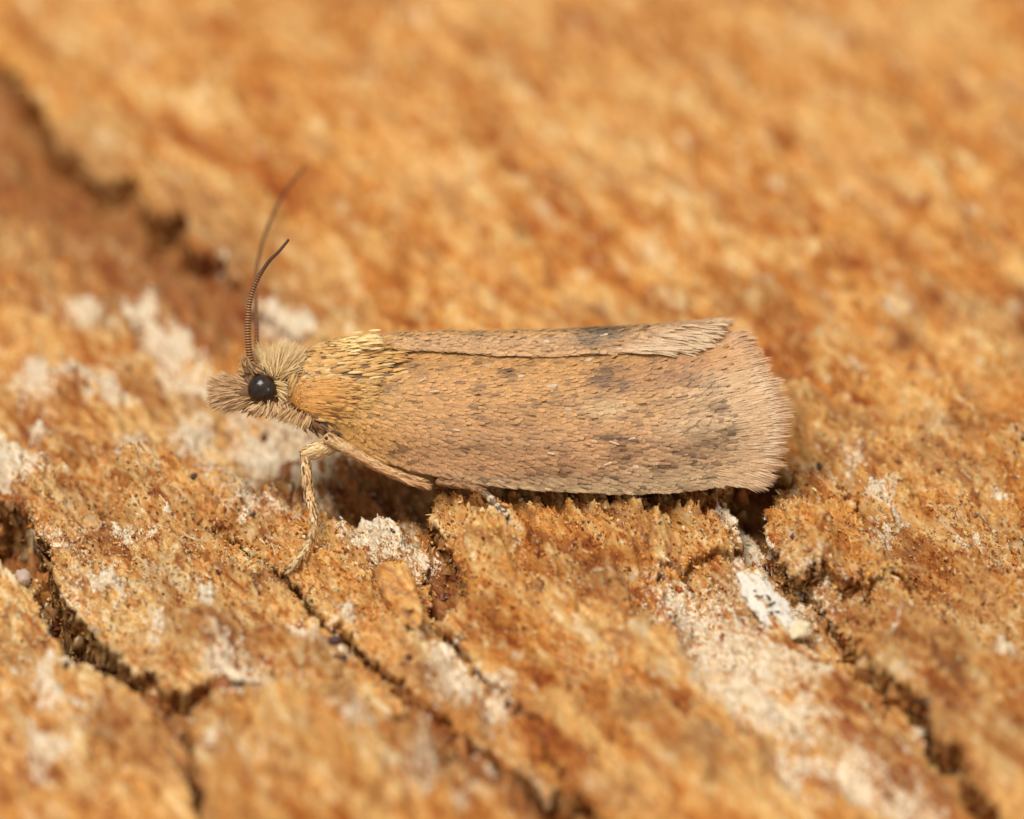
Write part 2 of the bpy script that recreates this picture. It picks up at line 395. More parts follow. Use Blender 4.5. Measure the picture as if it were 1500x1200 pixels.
RUST_AND_SHADE = blobs([(_r.uniform(0, 1500), _r.uniform(430, 1180), _r.uniform(15, 50), _r.uniform(10, 30), _r.uniform(.3, .75)) for _ in range(110)] + [(560, 720, 120, 40, .7), (300, 405, 130, 60, .8), (200, 345, 100, 50, .8), (100, 260, 80, 60, .6), (180, 420, 120, 40, .55), (330, 960, 60, 30, .7), (1240, 900, 60, 26, .6), (1400, 880, 120, 70, .35), (1130, 740, 50, 50, .6), (130, 960, 50, 40, .3), (1050, 780, 50, 30, .25), (1400, 1040, 150, 80, .3), (940, 800, 120, 50, .22)])  # reddish patches, plus shade painted under the moth and along the upper-left ledge

def seg_dist(poly):
    """signed distance to a closed outline, positive inside"""
    d2 = np.full(XX.shape, 1e9); inside = np.zeros(XX.shape, bool)
    n = len(poly)
    wx = XX + .13 * WARP1 + .085 * WARP3 + .03 * WARP5; wy = YY + .18 * WARP2 + .12 * WARP4 + .04 * WARP5
    for i in range(n):
        ax, ay = poly[i]; bx, by = poly[(i + 1) % n]
        ex, ey = bx - ax, by - ay
        t = np.clip(((wx - ax) * ex + (wy - ay) * ey) / (ex * ex + ey * ey + 1e-9), 0, 1)
        d2 = np.minimum(d2, (wx - ax - t * ex) ** 2 + (wy - ay - t * ey) ** 2)
        c = ((ay > wy) != (by > wy))
        xi = ax + (wy - ay) / (by - ay if abs(by - ay) > 1e-9 else 1e-9) * ex
        inside ^= c & (wx < xi)
    d = np.sqrt(d2)
    return np.where(inside, d, -d)

GRIT_SRC = []                      # (points, normals, crust, pale, plate number)
def grid_normals(Z):
    gx = np.gradient(Z, GX, axis=0); gy = np.gradient(Z, GY, axis=1)
    n = np.stack([-gx, -gy, np.ones_like(Z)], -1); return nrm(n)

def plate_height(ctrl):
    """smooth height from control spots (u, v, z)"""
    num = np.zeros_like(XX); den = np.full_like(XX, 1e-6)
    for (u, v, z, *r) in ctrl:
        g = G(u, v, z); rr = (r[0] if r else 120) / 100
        w = np.exp(-(((XX - g[0]) / rr) ** 2 + ((YY - g[1]) / (rr / SE)) ** 2)) + 1e-4 / (1 + (XX - g[0]) ** 2 + (YY - g[1]) ** 2)
        num += w * z; den += w
    return num / den

bark = empty('bark', (0, 0, 0))
bark['kind'] = 'structure'; bark['category'] = 'bark'
bark['label'] = 'rough orange brown tree bark with diagonal cracks and whitish crust patches'

def plate(name, outline, zo, ctrl, depth=.8, lip=.14, under_cut=.10, relief=1.0, label=None, wall_seed=0, extra=None):
    poly = [tuple(G(u, v, zo)[:2]) for (u, v) in outline]
    sd = seg_dist(poly)
    keep = sd > 0
    t = np.clip(sd / lip, 0, 1)
    Z = plate_height(ctrl) + .05 * sstep(.5, .75, CRUST + .35 * WARP3) + RELIEF * relief * (0.35 + .65 * sstep(0, .5, sd)) - lip * .75 * (1 - np.sqrt(np.clip(1 - (1 - t) ** 2, 0, 1)))
    if extra is not None: Z = Z + extra(sd)
    f = keep[:-1, :-1] & keep[1:, :-1] & keep[1:, 1:] & keep[:-1, 1:]
    nx, ny = XX.shape
    vid = np.arange(nx * ny).reshape(nx, ny)
    quads = np.stack([vid[:-1, :-1][f], vid[1:, :-1][f], vid[1:, 1:][f], vid[:-1, 1:][f]], 1)
    # outline edges of the kept faces
    fp = np.zeros((nx + 1, ny + 1), bool); fp[1:-1, 1:-1] = f      # fp[i+1, j+1] = face (i, j)
    edges = []
    i, j = np.nonzero(f & ~fp[:-2, 1:-1]); edges.append(np.stack([vid[i, j + 1], vid[i, j]], 1))
    i, j = np.nonzero(f & ~fp[2:, 1:-1]); edges.append(np.stack([vid[i + 1, j], vid[i + 1, j + 1]], 1))
    i, j = np.nonzero(f & ~fp[1:-1, :-2]); edges.append(np.stack([vid[i, j], vid[i + 1, j]], 1))
    i, j = np.nonzero(f & ~fp[1:-1, 2:]); edges.append(np.stack([vid[i + 1, j + 1], vid[i, j + 1]], 1))
    edges = np.concatenate(edges)
    used = np.zeros(nx * ny, bool); used[quads.ravel()] = True
    new = np.cumsum(used) - 1; sel = np.nonzero(used)[0]
    V = np.stack([XX.ravel()[sel], YY.ravel()[sel], Z.ravel()[sel]], 1)
    attrs = {k: A.ravel()[sel] for k, A in (('crust', CRUST), ('pale', PALE), ('rust', RUST_AND_SHADE), ('tone', TONE))}
    N = grid_normals(Z).reshape(-1, 3)[sel]
    GRIT_SRC.append((V.copy(), N, attrs['crust'].copy(), attrs['pale'].copy(), attrs['rust'].copy()))
    quads = new[quads]; edges = new[edges]
    # the broken side of the plate: rings that go down and in
    gx = np.gradient(sd, GX, axis=0).ravel()[sel]; gy = np.gradient(sd, GY, axis=1).ravel()[sel]
    inn = nrm(np.stack([gx, gy, np.zeros_like(gx)], 1))
    bv = np.unique(edges); loc = np.full(len(V), -1); loc[bv] = np.arange(len(bv))
    B = V[bv]; I = inn[bv]
    rings = 10; base = len(V); allV = [V]; prev = bv.copy(); Q = [quads]
    e0 = loc[edges]; WALLS = []
    for k in range(1, rings + 1):
        fr = k / rings
        zc = B[:, 2] - depth * fr
        w = fbm(B[:, 0] * 3.5 + B[:, 1] * 1.7, zc * 6 + B[:, 1] * 3.1, 3, 200 + wall_seed)
        w2 = fbm(B[:, 0] * 11, zc * 14 + B[:, 1] * 9, 2, 230 + wall_seed)
        off = under_cut * np.sin(min(fr * 1.9, 1.0) * math.pi / 2) + .17 * w * min(1, k / 3) + .05 * w2
        R = B + I * off[:, None]; R[:, 2] = zc + .03 * w2
        allV.append(R); cur = base + (k - 1) * len(bv) + np.arange(len(bv))
        Q.append(np.stack([prev[e0[:, 1]], prev[e0[:, 0]], cur[e0[:, 0]], cur[e0[:, 1]]], 1))
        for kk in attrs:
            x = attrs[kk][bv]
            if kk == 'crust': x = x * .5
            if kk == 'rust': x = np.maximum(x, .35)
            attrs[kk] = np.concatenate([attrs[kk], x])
        if k < 8: WALLS.append((R.copy(), -I + np.array([0, 0, .2])))
        prev = cur
    if WALLS:
        wp = np.concatenate([q[0] for q in WALLS]); wn = nrm(np.concatenate([q[1] for q in WALLS])); m_ = np.abs(wp[:, 1] + 1.5) < 4
        GRIT_SRC.append((wp[m_], wn[m_], np.full(m_.sum(), .1), np.full(m_.sum(), .1), np.full(m_.sum(), .5)))
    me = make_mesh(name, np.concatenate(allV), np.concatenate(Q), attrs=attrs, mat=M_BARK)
    o = add(name, me, bark)
    if label: o['label'] = label
    return o, Z, sd

# floor of the crevices, lowest layer
zf = plate_height([(100, 900, -1.3), (1150, 950, -.9), (560, 720, -.7), (680, 960, -.42, 60), (740, 1040, -.45, 60), (1300, 1050, -1.1), (1220, 900, -1.2), (240, 1040, -.45, 40), (420, 870, -1.2, 40), (540, 970, -1.2, 40), (200, 350, -.48, 90), (90, 240, -.48, 90), (300, 420, -.46, 60), (700, 1000, -.7), (600, 200, -.9), (1105, 750, -.42, 60)])
st = 3
xs = XX[::st, ::st]; ys = YY[::st, ::st]; zs = (zf + RELIEF * 1.3)[::st, ::st]
vid = np.arange(xs.size).reshape(xs.shape)
me = make_mesh('crevice_floor', np.stack([xs, ys, zs], -1).reshape(-1, 3),
               np.stack([vid[:-1, :-1], vid[1:, :-1], vid[1:, 1:], vid[:-1, 1:]], -1).reshape(-1, 4),
               attrs={'crust': CRUST[::st, ::st].ravel() * .9, 'pale': PALE[::st, ::st].ravel() * .4, 'rust': np.maximum(RUST_AND_SHADE, .75)[::st, ::st].ravel(), 'tone': TONE[::st, ::st].ravel()}, mat=M_BARK)
GRIT_SRC.append((np.stack([xs, ys, zs], -1).reshape(-1, 3)[(np.abs(ys.ravel() + 1.5) < 4)], grid_normals(zf + RELIEF * 1.3)[::st, ::st].reshape(-1, 3)[(np.abs(ys.ravel() + 1.5) < 4)]) + tuple(A[::st, ::st].ravel()[(np.abs(ys.ravel() + 1.5) < 4)] for A in (CRUST, PALE * .3, np.maximum(RUST_AND_SHADE, .7))))
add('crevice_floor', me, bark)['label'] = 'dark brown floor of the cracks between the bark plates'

# the plates, outlines in photo pixels
PL = []
PL.append(plate('bark_plate', [(-900, -420), (-380, -60), (-120, 70), (20, 118), (62, 170), (78, 232), (120, 240), (150, 290), (196, 286), (232, 332), (262, 330), (284, 392), (318, 398), (345, 425), (390, 462), (450, 490), (640, 570), (830, 640), (1010, 668),
                (1120, 690), (1165, 715), (1155, 760), (1195, 800), (1190, 868), (1222, 905), (1262, 935), (1330, 985), (1420, 1120), (1520, 1240), (2000, 1700), (2600, 1300), (2600, -800), (400, -900)], .10,
               [(100, 0, .2, 300), (400, 380, .12, 80), (390, 440, -.25, 50), (460, 470, -.3, 60), (300, 300, .32), (200, 250, .38), (90, 140, .38), (330, 370, .34, 80), (700, 200, .15, 300), (1200, 200, .10, 400), (1300, 600, .02, 250), (1220, 760, .05), (1420, 900, .0, 200), (1320, 920, -.12, 100), (900, 600, .0, 150), (600, 480, .0)],
               depth=.95, lip=.20, under_cut=.16, wall_seed=1, label='wide blurred orange bark plate behind the moth'))
PL.append(plate('bark_plate', [(-400, 20), (-100, 140), (40, 235), (84, 262), (110, 320), (180, 350), (236, 372), (262, 420), (318, 436), (360, 420), (440, 430), (560, 470), (640, 540), (640, 690), (628, 775), (640, 820), (622, 850), (645, 928), (694, 974), (790, 1040), (850, 1130), (800, 1170), (702, 1100), (600, 1022), (505, 938), (420, 865),
                (330, 792), (300, 770), (327, 795), (411, 867), (497, 944), (592, 1031), (560, 1060), (480, 1030), (420, 1010), (345, 1010), (275, 1028), (205, 1000), (150, 955), (100, 900), (75, 850), (60, 800), (30, 755), (-60, 720), (-500, 620), (-900, 300)], -.1,
               [(150, 820, .05), (250, 900, .08), (100, 720, -.05), (50, 600, -.25), (200, 500, -.40), (350, 560, -.45), (420, 680, -.45), (530, 720, -.50), (420, 830, .0, 80), (330, 780, -.08, 80), (450, 900, .04, 90), (560, 900, -.06, 80), (560, 800, -.06, 70), (640, 990, -.12, 70), (595, 890, -.22, 40), (720, 1060, -.1, 60), (660, 950, -.24, 40), (280, 440, -.72, 80), (60, 400, -.40), (160, 340, -.75, 80), (30, 220, -.6), (350, 470, -.65, 60), (420, 470, -.4, 60)],
               depth=1.2, lip=.06, under_cut=.09, wall_seed=2, label='pale tan bark plate under the moth\'s head and foreleg'))
PL.append(plate('bark_plate', [(-600, 760), (-60, 800), (10, 838), (55, 862), (66, 905), (72, 945), (125, 978), (182, 1016), (218, 1042), (244, 1078), (276, 1112), (288, 1200), (260, 1400), (-700, 1400)], .0,
               [(60, 930, .06), (120, 1010, .02), (60, 1100, .12, 100), (180, 1150, .1)], depth=.8, lip=.10, under_cut=.08, wall_seed=3, label='yellowish bark plate in the lower left corner'))
PL.append(plate('bark_plate', [(276, 1060), (292, 1022), (350, 1002), (420, 1000), (500, 1040), (590, 1085), (680, 1132), (745, 1200), (850, 1350), (260, 1400), (300, 1180), (280, 1110)], .15,
               [(380, 1035, .06, 80), (480, 1070, .22, 80), (600, 1120, .26, 90), (420, 1150, .1, 90), (560, 1180, .3)], depth=.9, lip=.22, under_cut=.06, relief=1.7, wall_seed=4, label='blurred ridged bark plate at the bottom edge'))
PL.append(plate('bark_plate', [(700, 560), (640, 640), (632, 700), (634, 770), (655, 815), (690, 862), (655, 885), (640, 905), (666, 938), (712, 978), (770, 1035), (830, 1130), (910, 1240), (950, 1400), (1400, 1400), (1225, 1220), (1120, 1090), (1040, 1010), (1010, 950), (985, 895), (962, 845),
                (985, 826), (1075, 812), (1088, 775), (1062, 735), (1090, 700), (1000, 640)], .25,
               [(740, 745, .56, 80), (900, 750, .56, 90), (680, 770, .42, 50), (1030, 765, .42, 60), (800, 860, .22, 90), (900, 850, .22), (700, 900, .05, 70), (780, 960, .08), (950, 900, .10, 80), (900, 1000, .12), (950, 1100, .15), (1050, 1150, .02), (850, 650, .2)],
               depth=1.0, lip=.13, under_cut=.10, relief=1.15, wall_seed=5, label='granular orange bark block under the moth\'s wing'))
PL.append(plate('bark_plate', [(900, 850), (1000, 790), (1060, 730), (1110, 800), (1150, 850), (1200, 905), (1235, 940), (1262, 1000), (1325, 1045), (1365, 1110), (1440, 1200), (1600, 1400), (1200, 1400), (1080, 1180), (960, 1010), (920, 920)], -.25,
               [(1080, 900, -.14, 90), (1030, 840, -.02, 50), (1000, 880, -.02, 50), (1150, 950, -.2, 90), (1200, 1050, -.24, 100), (1090, 800, -.3, 40), (1300, 1130, -.25), (1160, 860, -.42, 40), (1250, 980, -.38, 40)], depth=.5, lip=.10, under_cut=.05, relief=.8, wall_seed=6, label='whitish crusted strip of bark in the open gap'))
PL.append(plate('bark_plate', [(1150, 706), (1124, 745), (1116, 788), (1136, 822), (1160, 838), (1200, 846), (1245, 852), (1290, 850), (1332, 846), (1320, 822), (1280, 795), (1262, 745), (1230, 705), (1190, 680)], .40,
               [(1150, 785, .46, 50), (1210, 815, .46, 50), (1300, 838, .36, 40), (1190, 730, .30, 60), (1262, 785, .26, 40)], depth=.60, lip=.13, under_cut=.10, wall_seed=7, relief=1.1, label='thick raised bark flake with a ragged lip behind the wing tip'))
PL.append(plate('bark_plate', [(1238, 932), (1290, 915), (1345, 905), (1420, 925), (1500, 975), (1640, 1040), (1900, 1400), (1520, 1280), (1440, 1178), (1385, 1105), (1340, 1040), (1275, 990)], .12,
               [(1300, 960, .22, 60), (1400, 1010, .32, 80), (1480, 1080, .26, 90), (1440, 950, .06, 60), (1540, 1150, .3)], depth=.75, lip=.17, under_cut=.12, relief=1.2, wall_seed=8, label='orange bark plate with an overhanging edge at the lower right'))
PL.append(plate('bark_plate', [(1190, 878), (1215, 868), (1290, 874), (1345, 880), (1380, 930), (1300, 940), (1250, 935), (1212, 905)], .02,
               [(1250, 900, .0, 60), (1330, 905, .04, 60)], depth=.4, lip=.10, under_cut=.08, relief=1.2, wall_seed=9, label='small reddish bark flake tucked below the ragged lip'))

# grit and fibre shards lying on the plates where the lens is sharp
def scatter_grit():
    pts = np.concatenate([g[0] for g in GRIT_SRC]); nn = np.concatenate([g[1] for g in GRIT_SRC])
    cr = np.concatenate([g[2] for g in GRIT_SRC]); pa = np.concatenate([g[3] for g in GRIT_SRC]); ru = np.concatenate([g[4] for g in GRIT_SRC])
    w = np.exp(-((pts[:, 1] + 1.3) / 3.2) ** 2) + .05
    # an even spread over the surface although the grid is graded
    dx = np.interp(pts[:, 0], [-12, -8, -7, 7, 8, 12], [.1, .03, .02, .02, .03, .1]); dy = np.interp(pts[:, 1], [-10, -6, -4.4, 1.8, 4, 8, 20], [.1, .05, .028, .028, .05, .085, .13])
    w = w * dx * dy * (np.abs(pts[:, 0]) < 9.5); w /= w.sum()
    def choose(n):
        k = RNG.choice(len(pts), n, p=w)
        pal = np.array([srgb(250, 216, 150), srgb(240, 184, 94), srgb(226, 150, 58), srgb(206, 118, 34), srgb(172, 84, 20), srgb(126, 56, 16), srgb(252, 238, 206), srgb(230, 168, 120)])
        # neighbours share a tone: the palette is entered by a patch value
        tone = fbm(pts[k][:, 0] * 1.6, pts[k][:, 1] * 1.6, 4, 411) * .85 - .08 + RNG.normal(0, .24, n)
        edges_ = np.array([-.75, -.5, -.22, .08, .38, .72]); order = np.array([5, 4, 3, 2, 1, 0, 6])
        col = pal[order[np.searchsorted(edges_, tone)]]
        col = np.where((RNG.uniform(size=n) < .03)[:, None], pal[7], col)
        wh = (RNG.uniform(size=n) < np.clip(cr[k] * 1.1 - .2, 0, .8)); col = np.where(wh[:, None], srgb(248, 232, 204) * RNG.uniform(.8, 1.05, (n, 1)), col)
        pl = (RNG.uniform(size=n) < np.clip(pa[k], 0, .8)) & ~wh; col = np.where(pl[:, None], srgb(236, 204, 150) * RNG.uniform(.65, 1.1, (n, 1)), col)
        rs = (RNG.uniform(size=n) < ru[k] * .8) & ~wh; col = np.where(rs[:, None], srgb(150, 84, 40) * RNG.uniform(.5, 1.2, (n, 1)), col)
        return k, np.clip(col * RNG.uniform(.82, 1.1, (n, 1)), 0, .92)
    gdir = np.array([ca, sa, 0.0])
    # crumbs: small faceted lumps half sunk in the surface
    n = 80000; k, col = choose(n); nm = nn[k]
    clump = fbm(pts[k][:, 0] * 2.2, pts[k][:, 1] * 2.2, 3, 401)
    r = np.exp(RNG.normal(math.log(.017), .42, n)) * (1 + .35 * clump)
    A1 = nrm(gdir + RNG.normal(0, .5, (n, 3))); A1 = nrm(A1 - nm * np.sum(A1 * nm, 1, keepdims=True) * .7); A2 = nrm(np.cross(nm, A1)); A3 = np.cross(A1, A2)
    c = pts[k] + RNG.normal(0, .012, (n, 3)) - nm * (r * .25)[:, None]
    V = np.zeros((n, 6, 3))
    for q, (ax_, sg, f) in enumerate(((A1, 1, 1.5), (A1, -1, 1.5), (A2, 1, 1.0), (A2, -1, 1.0), (A3, 1, .75), (A3, -1, .75))):
        V[:, q] = c + ax_ * (sg * f * r * RNG.uniform(.6, 1.3, n))[:, None] + RNG.normal(0, .2, (n, 3)) * r[:, None]
    T = np.array([(0, 2, 4), (2, 1, 4), (1, 3, 4), (3, 0, 4), (2, 0, 5), (1, 2, 5), (3, 1, 5), (0, 3, 5)])
    tri = (np.arange(n)[:, None, None] * 6 + T[None]).reshape(-1, 3)
    me = make_mesh('bark_grit', V.reshape(-1, 3), np.zeros((0, 4), np.int32), tri, cols=np.repeat(col, 6, 0), mat=M_GRIT, smooth=True)
    o = add('bark_grit', me, bark); o['kind'] = 'stuff'; o['label'] = 'loose crumbs of orange bark'
    # splinters
    n = 24000; k, col = choose(n); nm = nn[k]
    p = pts[k] + RNG.normal(0, .012, (n, 3)) - nm * .004
    d = nrm(gdir * RNG.choice([-1, 1], (n, 1)) + RNG.normal(0, .35, (n, 3)) + nm * RNG.uniform(-.1, .22, (n, 1)))
    ln = np.exp(RNG.normal(math.log(.055), .45, n)); wd = np.minimum(ln * RNG.uniform(.15, .5, n), .035)
    me = blades('bark_splinters', p, d, nrm(nm + RNG.normal(0, .35, (n, 3))), ln, wd, RNG.normal(0, .15, n), col, 'shard', M_GRIT, vee=.3)
    o = add('bark_splinters', me, bark); o['kind'] = 'stuff'; o['label'] = 'fine fibre splinters along the grain of the bark'
scatter_grit()
def rubble():
    """broken crumbs lying on the crevice floor"""
    P0 = np.stack([xs, ys, zs], -1).reshape(-1, 3); m_ = (np.abs(P0[:, 0]) < 9) & (P0[:, 1] > -6) & (P0[:, 1] < 4); P0 = P0[m_]
    n = 2600; k = RNG.choice(len(P0), n); r = np.exp(RNG.normal(math.log(.075), .45, n))
    th = np.linspace(0, math.pi, 7); ph = np.linspace(0, 2 * math.pi, 9)[:-1]
    L = np.array([[math.sin(t) * math.cos(p_), math.sin(t) * math.sin(p_), math.cos(t)] for t in th for p_ in ph])
    V = P0[k][:, None] + L[None] * r[:, None, None] * RNG.uniform(.6, 1.5, (n, 1, 3)) * RNG.uniform(.5, 1.3, (n, len(L), 1))
    q = np.array([(i * 8 + j, (i + 1) * 8 + j, (i + 1) * 8 + (j + 1) % 8, i * 8 + (j + 1) % 8) for i in range(6) for j in range(8)])
    pal = np.array([srgb(196, 130, 66), srgb(160, 96, 46), srgb(124, 68, 34), srgb(222, 176, 116)])
    o = add('bark_rubble', make_mesh('bark_rubble', V.reshape(-1, 3), (np.arange(n)[:, None, None] * 56 + q[None]).reshape(-1, 4), cols=np.repeat(pal[RNG.integers(0, 4, n)], 56, 0), mat=M_GRIT, smooth=False), bark)
    o['kind'] = 'stuff'; o['label'] = 'brown crumbs fallen into the cracks'
rubble()
def surf_z(x, y):
    """height of the topmost plate at a place"""
    i = np.argmin(np.abs(GX - x)); j = np.argmin(np.abs(GY - y)); best = -9
    for o, Z, sd in PL:
        if sd[i, j] > .03: best = max(best, Z[i, j])
    return best if best > -9 else zf[i, j]
def on_bark(u, v):
    """where the ray of a photo pixel meets the bark"""
    for z in np.arange(.9, -1.0, -.01):
        g = G(u, v, z)
        if surf_z(g[0], g[1]) >= z: return g
    return G(u, v, 0)

# ------------------------------------------------------------------ the moth
moth = empty('moth', G(700, 760, .2))
moth['category'] = 'moth'
moth['label'] = 'small brown moth resting on the bark with wings folded like a roof'
def part(name, me, parent=None, kind=None, label=None):
    o = bpy.data.objects.new(name, me); sc.collection.objects.link(o)
    under(o, moth if parent is None else parent)
    if parent is not None: o.matrix_parent_inverse = Matrix.Identity(4)
    if kind: o['kind'] = kind
    if label: o['label'] = label
    return o
def px(pts):
    return np.array([P(*p) for p in pts])
def cam_uv(p):
    """photo pixel at which a world point is seen"""
    q = np.asarray(p) - TGT; c = q @ VD; k = DIST / (DIST + c)
    return 750 + (q @ VX) * k * 100, 600 - (q @ VU) * k * 100

# --- trunk of the body: head, thorax and abdomen in one skin
prof = [(352, 556, 588, .32, .16), (362, 544, 598, .32, .26), (378, 534, 604, .33, .34), (396, 532, 604, .36, .36), (412, 538, 603, .40, .33), (424, 534, 606, .44, .36), (445, 515, 616, .48, .46), (475, 502, 634, .52, .54),
        (510, 494, 650, .56, .58), (550, 494, 660, .60, .56), (600, 502, 676, .64, .50), (700, 515, 684, .66, .46), (850, 530, 690, .64, .42), (980, 545, 690, .6, .34), (1030, 580, 680, .55, .2), (1042, 615, 645, .55, .05)]
sN = 90; pr = catmull(np.array(prof, float), np.linspace(0, 1, sN))
ns = 32; ang = np.linspace(0, 2 * math.pi, ns, endpoint=False)
BV = np.zeros((sN, ns, 3))
for i, (u, vt, vb, c, rc) in enumerate(pr):
    cv_ = (vt + vb) / 2; hv = (vb - vt) / 2
    for j, a in enumerate(ang):
        BV[i, j] = P(u, cv_ - hv * math.sin(a), c - rc * math.cos(a))
idx = np.arange(sN * ns).reshape(sN, ns); j = np.arange(ns); j2 = (j + 1) % ns
Q = np.stack([idx[:-1][:, j], idx[:-1][:, j2], idx[1:][:, j2], idx[1:][:, j]], -1).reshape(-1, 4)
tr = [(idx[0, (k + 1) % ns], idx[0, k], sN * ns) for k in range(ns)] + [(idx[-1, k], idx[-1, (k + 1) % ns], sN * ns + 1) for k in range(ns)]
bvv = np.concatenate([BV.reshape(-1, 3), BV[0].mean(0)[None], BV[-1].mean(0)[None]])
body = part('body', make_mesh('body', bvv, Q, tr, cols=np.broadcast_to(srgb(120, 84, 50), (len(bvv), 3)), mat=M_SKIN))
BN = nrm(BV - BV.mean(1, keepdims=True))
def body_pick(n, u0, u1, cond):
    """random places on the skin of the body with a pixel test"""
    out = []
    while len(out) < n:
        i = RNG.integers(0, sN); k = RNG.integers(0, ns)
        u, v = cam_uv(BV[i, k])
        if u0 <= u <= u1 and cond(u, v, BN[i, k]): out.append((i, k))
    ii = np.array(out)
    f = RNG.uniform(0, 1, (n, 1)); i2 = np.minimum(ii[:, 0] + 1, sN - 1); k2 = (ii[:, 1] + 1) % ns; g = RNG.uniform(0, 1, (n, 1))
    p = BV[ii[:, 0], ii[:, 1]] * (1 - f) * (1 - g) + BV[i2, ii[:, 1]] * f * (1 - g) + BV[ii[:, 0], k2] * (1 - f) * g + BV[i2, k2] * f * g
    return p, BN[ii[:, 0], ii[:, 1]]
def hairs(name, p, d, n_, ln, wd, bend, cols, parent=None, prof='hair', tip=None, kind='stuff', jit=.12, mat=None, cj=.14, vee=.25):
    N = len(p)
    d = nrm(nrm(np.broadcast_to(d, (N, 3))) + RNG.normal(0, jit, (N, 3)))
    ln = ln * RNG.uniform(.75, 1.2, N); wd = wd * RNG.uniform(.7, 1.25, N)
    cols = np.broadcast_to(cols, (N, 3)) * RNG.uniform(1 - cj, 1 + cj, (N, 1))
    tipc = None if tip is None else np.broadcast_to(tip, (N, 3)) * RNG.uniform(1 - cj, 1 + cj, (N, 1))
    return part(name, blades(name, p, d, n_, ln, wd, bend, cols, prof, mat or M_HAIR, tipc, vee), parent, kind)
def pick_cols(N, table):
    c = np.array([t[0] for t in table]); w = np.array([t[1] for t in table], float)
    return c[RNG.choice(len(c), N, p=w / w.sum())]
def imgdir(du, dv, dc=0.0):
    return VX * du - VU * dv + VD * dc

# --- forewings
near_rails = [
    [(530, 503, .50), (640, 500, .52), (760, 502, .52), (880, 500, .50), (980, 494, .50), (1050, 488, .50)],
    [(496, 548, .12), (620, 558, .10), (760, 566, .07), (880, 568, .05), (990, 562, .08), (1082, 540, .16)],
    [(474, 592, .02), (580, 624, -.07), (740, 645, -.13), (880, 650, -.14), (1010, 640, -.10), (1112, 618, .0)],
    [(468, 618, .10), (560, 672, .02), (700, 706, -.06), (840, 718, -.08), (970, 720, -.06), (1094, 705, .02)]]
far_y = 1.12
fr0 = [(566, 508, .33), (640, 513, .335), (770, 520.5, .31), (870, 517, .315), (950, 514, .32), (1004, 506, .36)]
fr1 = [(558, 491, .50), (640, 488, .52), (770, 487, .52), (880, 483, .52), (970, 478, .52), (1030, 474, .52)]
near_R = [px(r) for r in near_rails]
far_R = [px(fr0), px(fr1)]
for dy, dz in ((.75, -.55), (1.55, -1.35)):
    q = px(fr1).copy(); q[:, 1] += dy; q[:, 2] += dz; far_R.append(q)
def surf(R, s, t):
    s = np.asarray(s, float); t = np.asarray(t, float)
    A = np.stack([catmull(r, s) for r in R])                     # rails x N x 3
    n = len(R); x = np.clip(t, 0, 1) * (n - 1); i = np.clip(np.floor(x).astype(int), 0, n - 2); f = (x - i)[:, None]
    k = np.arange(len(s))
    p1 = A[i, k]; p2 = A[i + 1, k]
    p0 = np.where((i > 0)[:, None], A[np.maximum(i - 1, 0), k], 2 * p1 - p2); p3 = np.where((i < n - 2)[:, None], A[np.minimum(i + 2, n - 1), k], 2 * p2 - p1)
    return .5 * (2 * p1 + (p2 - p0) * f + (2 * p0 - 5 * p1 + 4 * p2 - p3) * f ** 2 + (3 * p1 - p0 - 3 * p2 + p3) * f ** 3)
def frame(R, s, t, e=.01):
    s1 = np.clip(s, e, 1 - e); t1 = np.clip(t, e, 1 - e)
    ds = nrm(surf(R, s1 + e, t1) - surf(R, s1 - e, t1)); dt = nrm(surf(R, s1, t1 + e) - surf(R, s1, t1 - e))
    n = nrm(np.cross(ds, dt)); flip = np.sign(np.sum(n * np.array([0, -.35, 1.0]), 1))
    flip[flip == 0] = 1
    return ds, dt, n * flip[:, None]
def wing_sheet(R, ns_=70, nt_=26):
    s, t = np.meshgrid(np.linspace(0, 1, ns_), np.linspace(0, 1, nt_), indexing='ij')
    p = surf(R, s.ravel(), t.ravel()); _, _, n = frame(R, s.ravel(), t.ravel())
    th = .012
    V = np.concatenate([p, p - n * th]); idx = np.arange(ns_ * nt_).reshape(ns_, nt_)
    q1 = np.stack([idx[:-1, :-1], idx[1:, :-1], idx[1:, 1:], idx[:-1, 1:]], -1).reshape(-1, 4); q2 = q1[:, ::-1] + ns_ * nt_
    rim = np.concatenate([idx[:, 0], idx[-1, 1:], idx[-2::-1, -1], idx[0, -2:0:-1]]); r2 = np.roll(rim, -1)
    q3 = np.stack([rim, r2, r2 + ns_ * nt_, rim + ns_ * nt_], 1)
    return V, np.concatenate([q1, q2, q3])

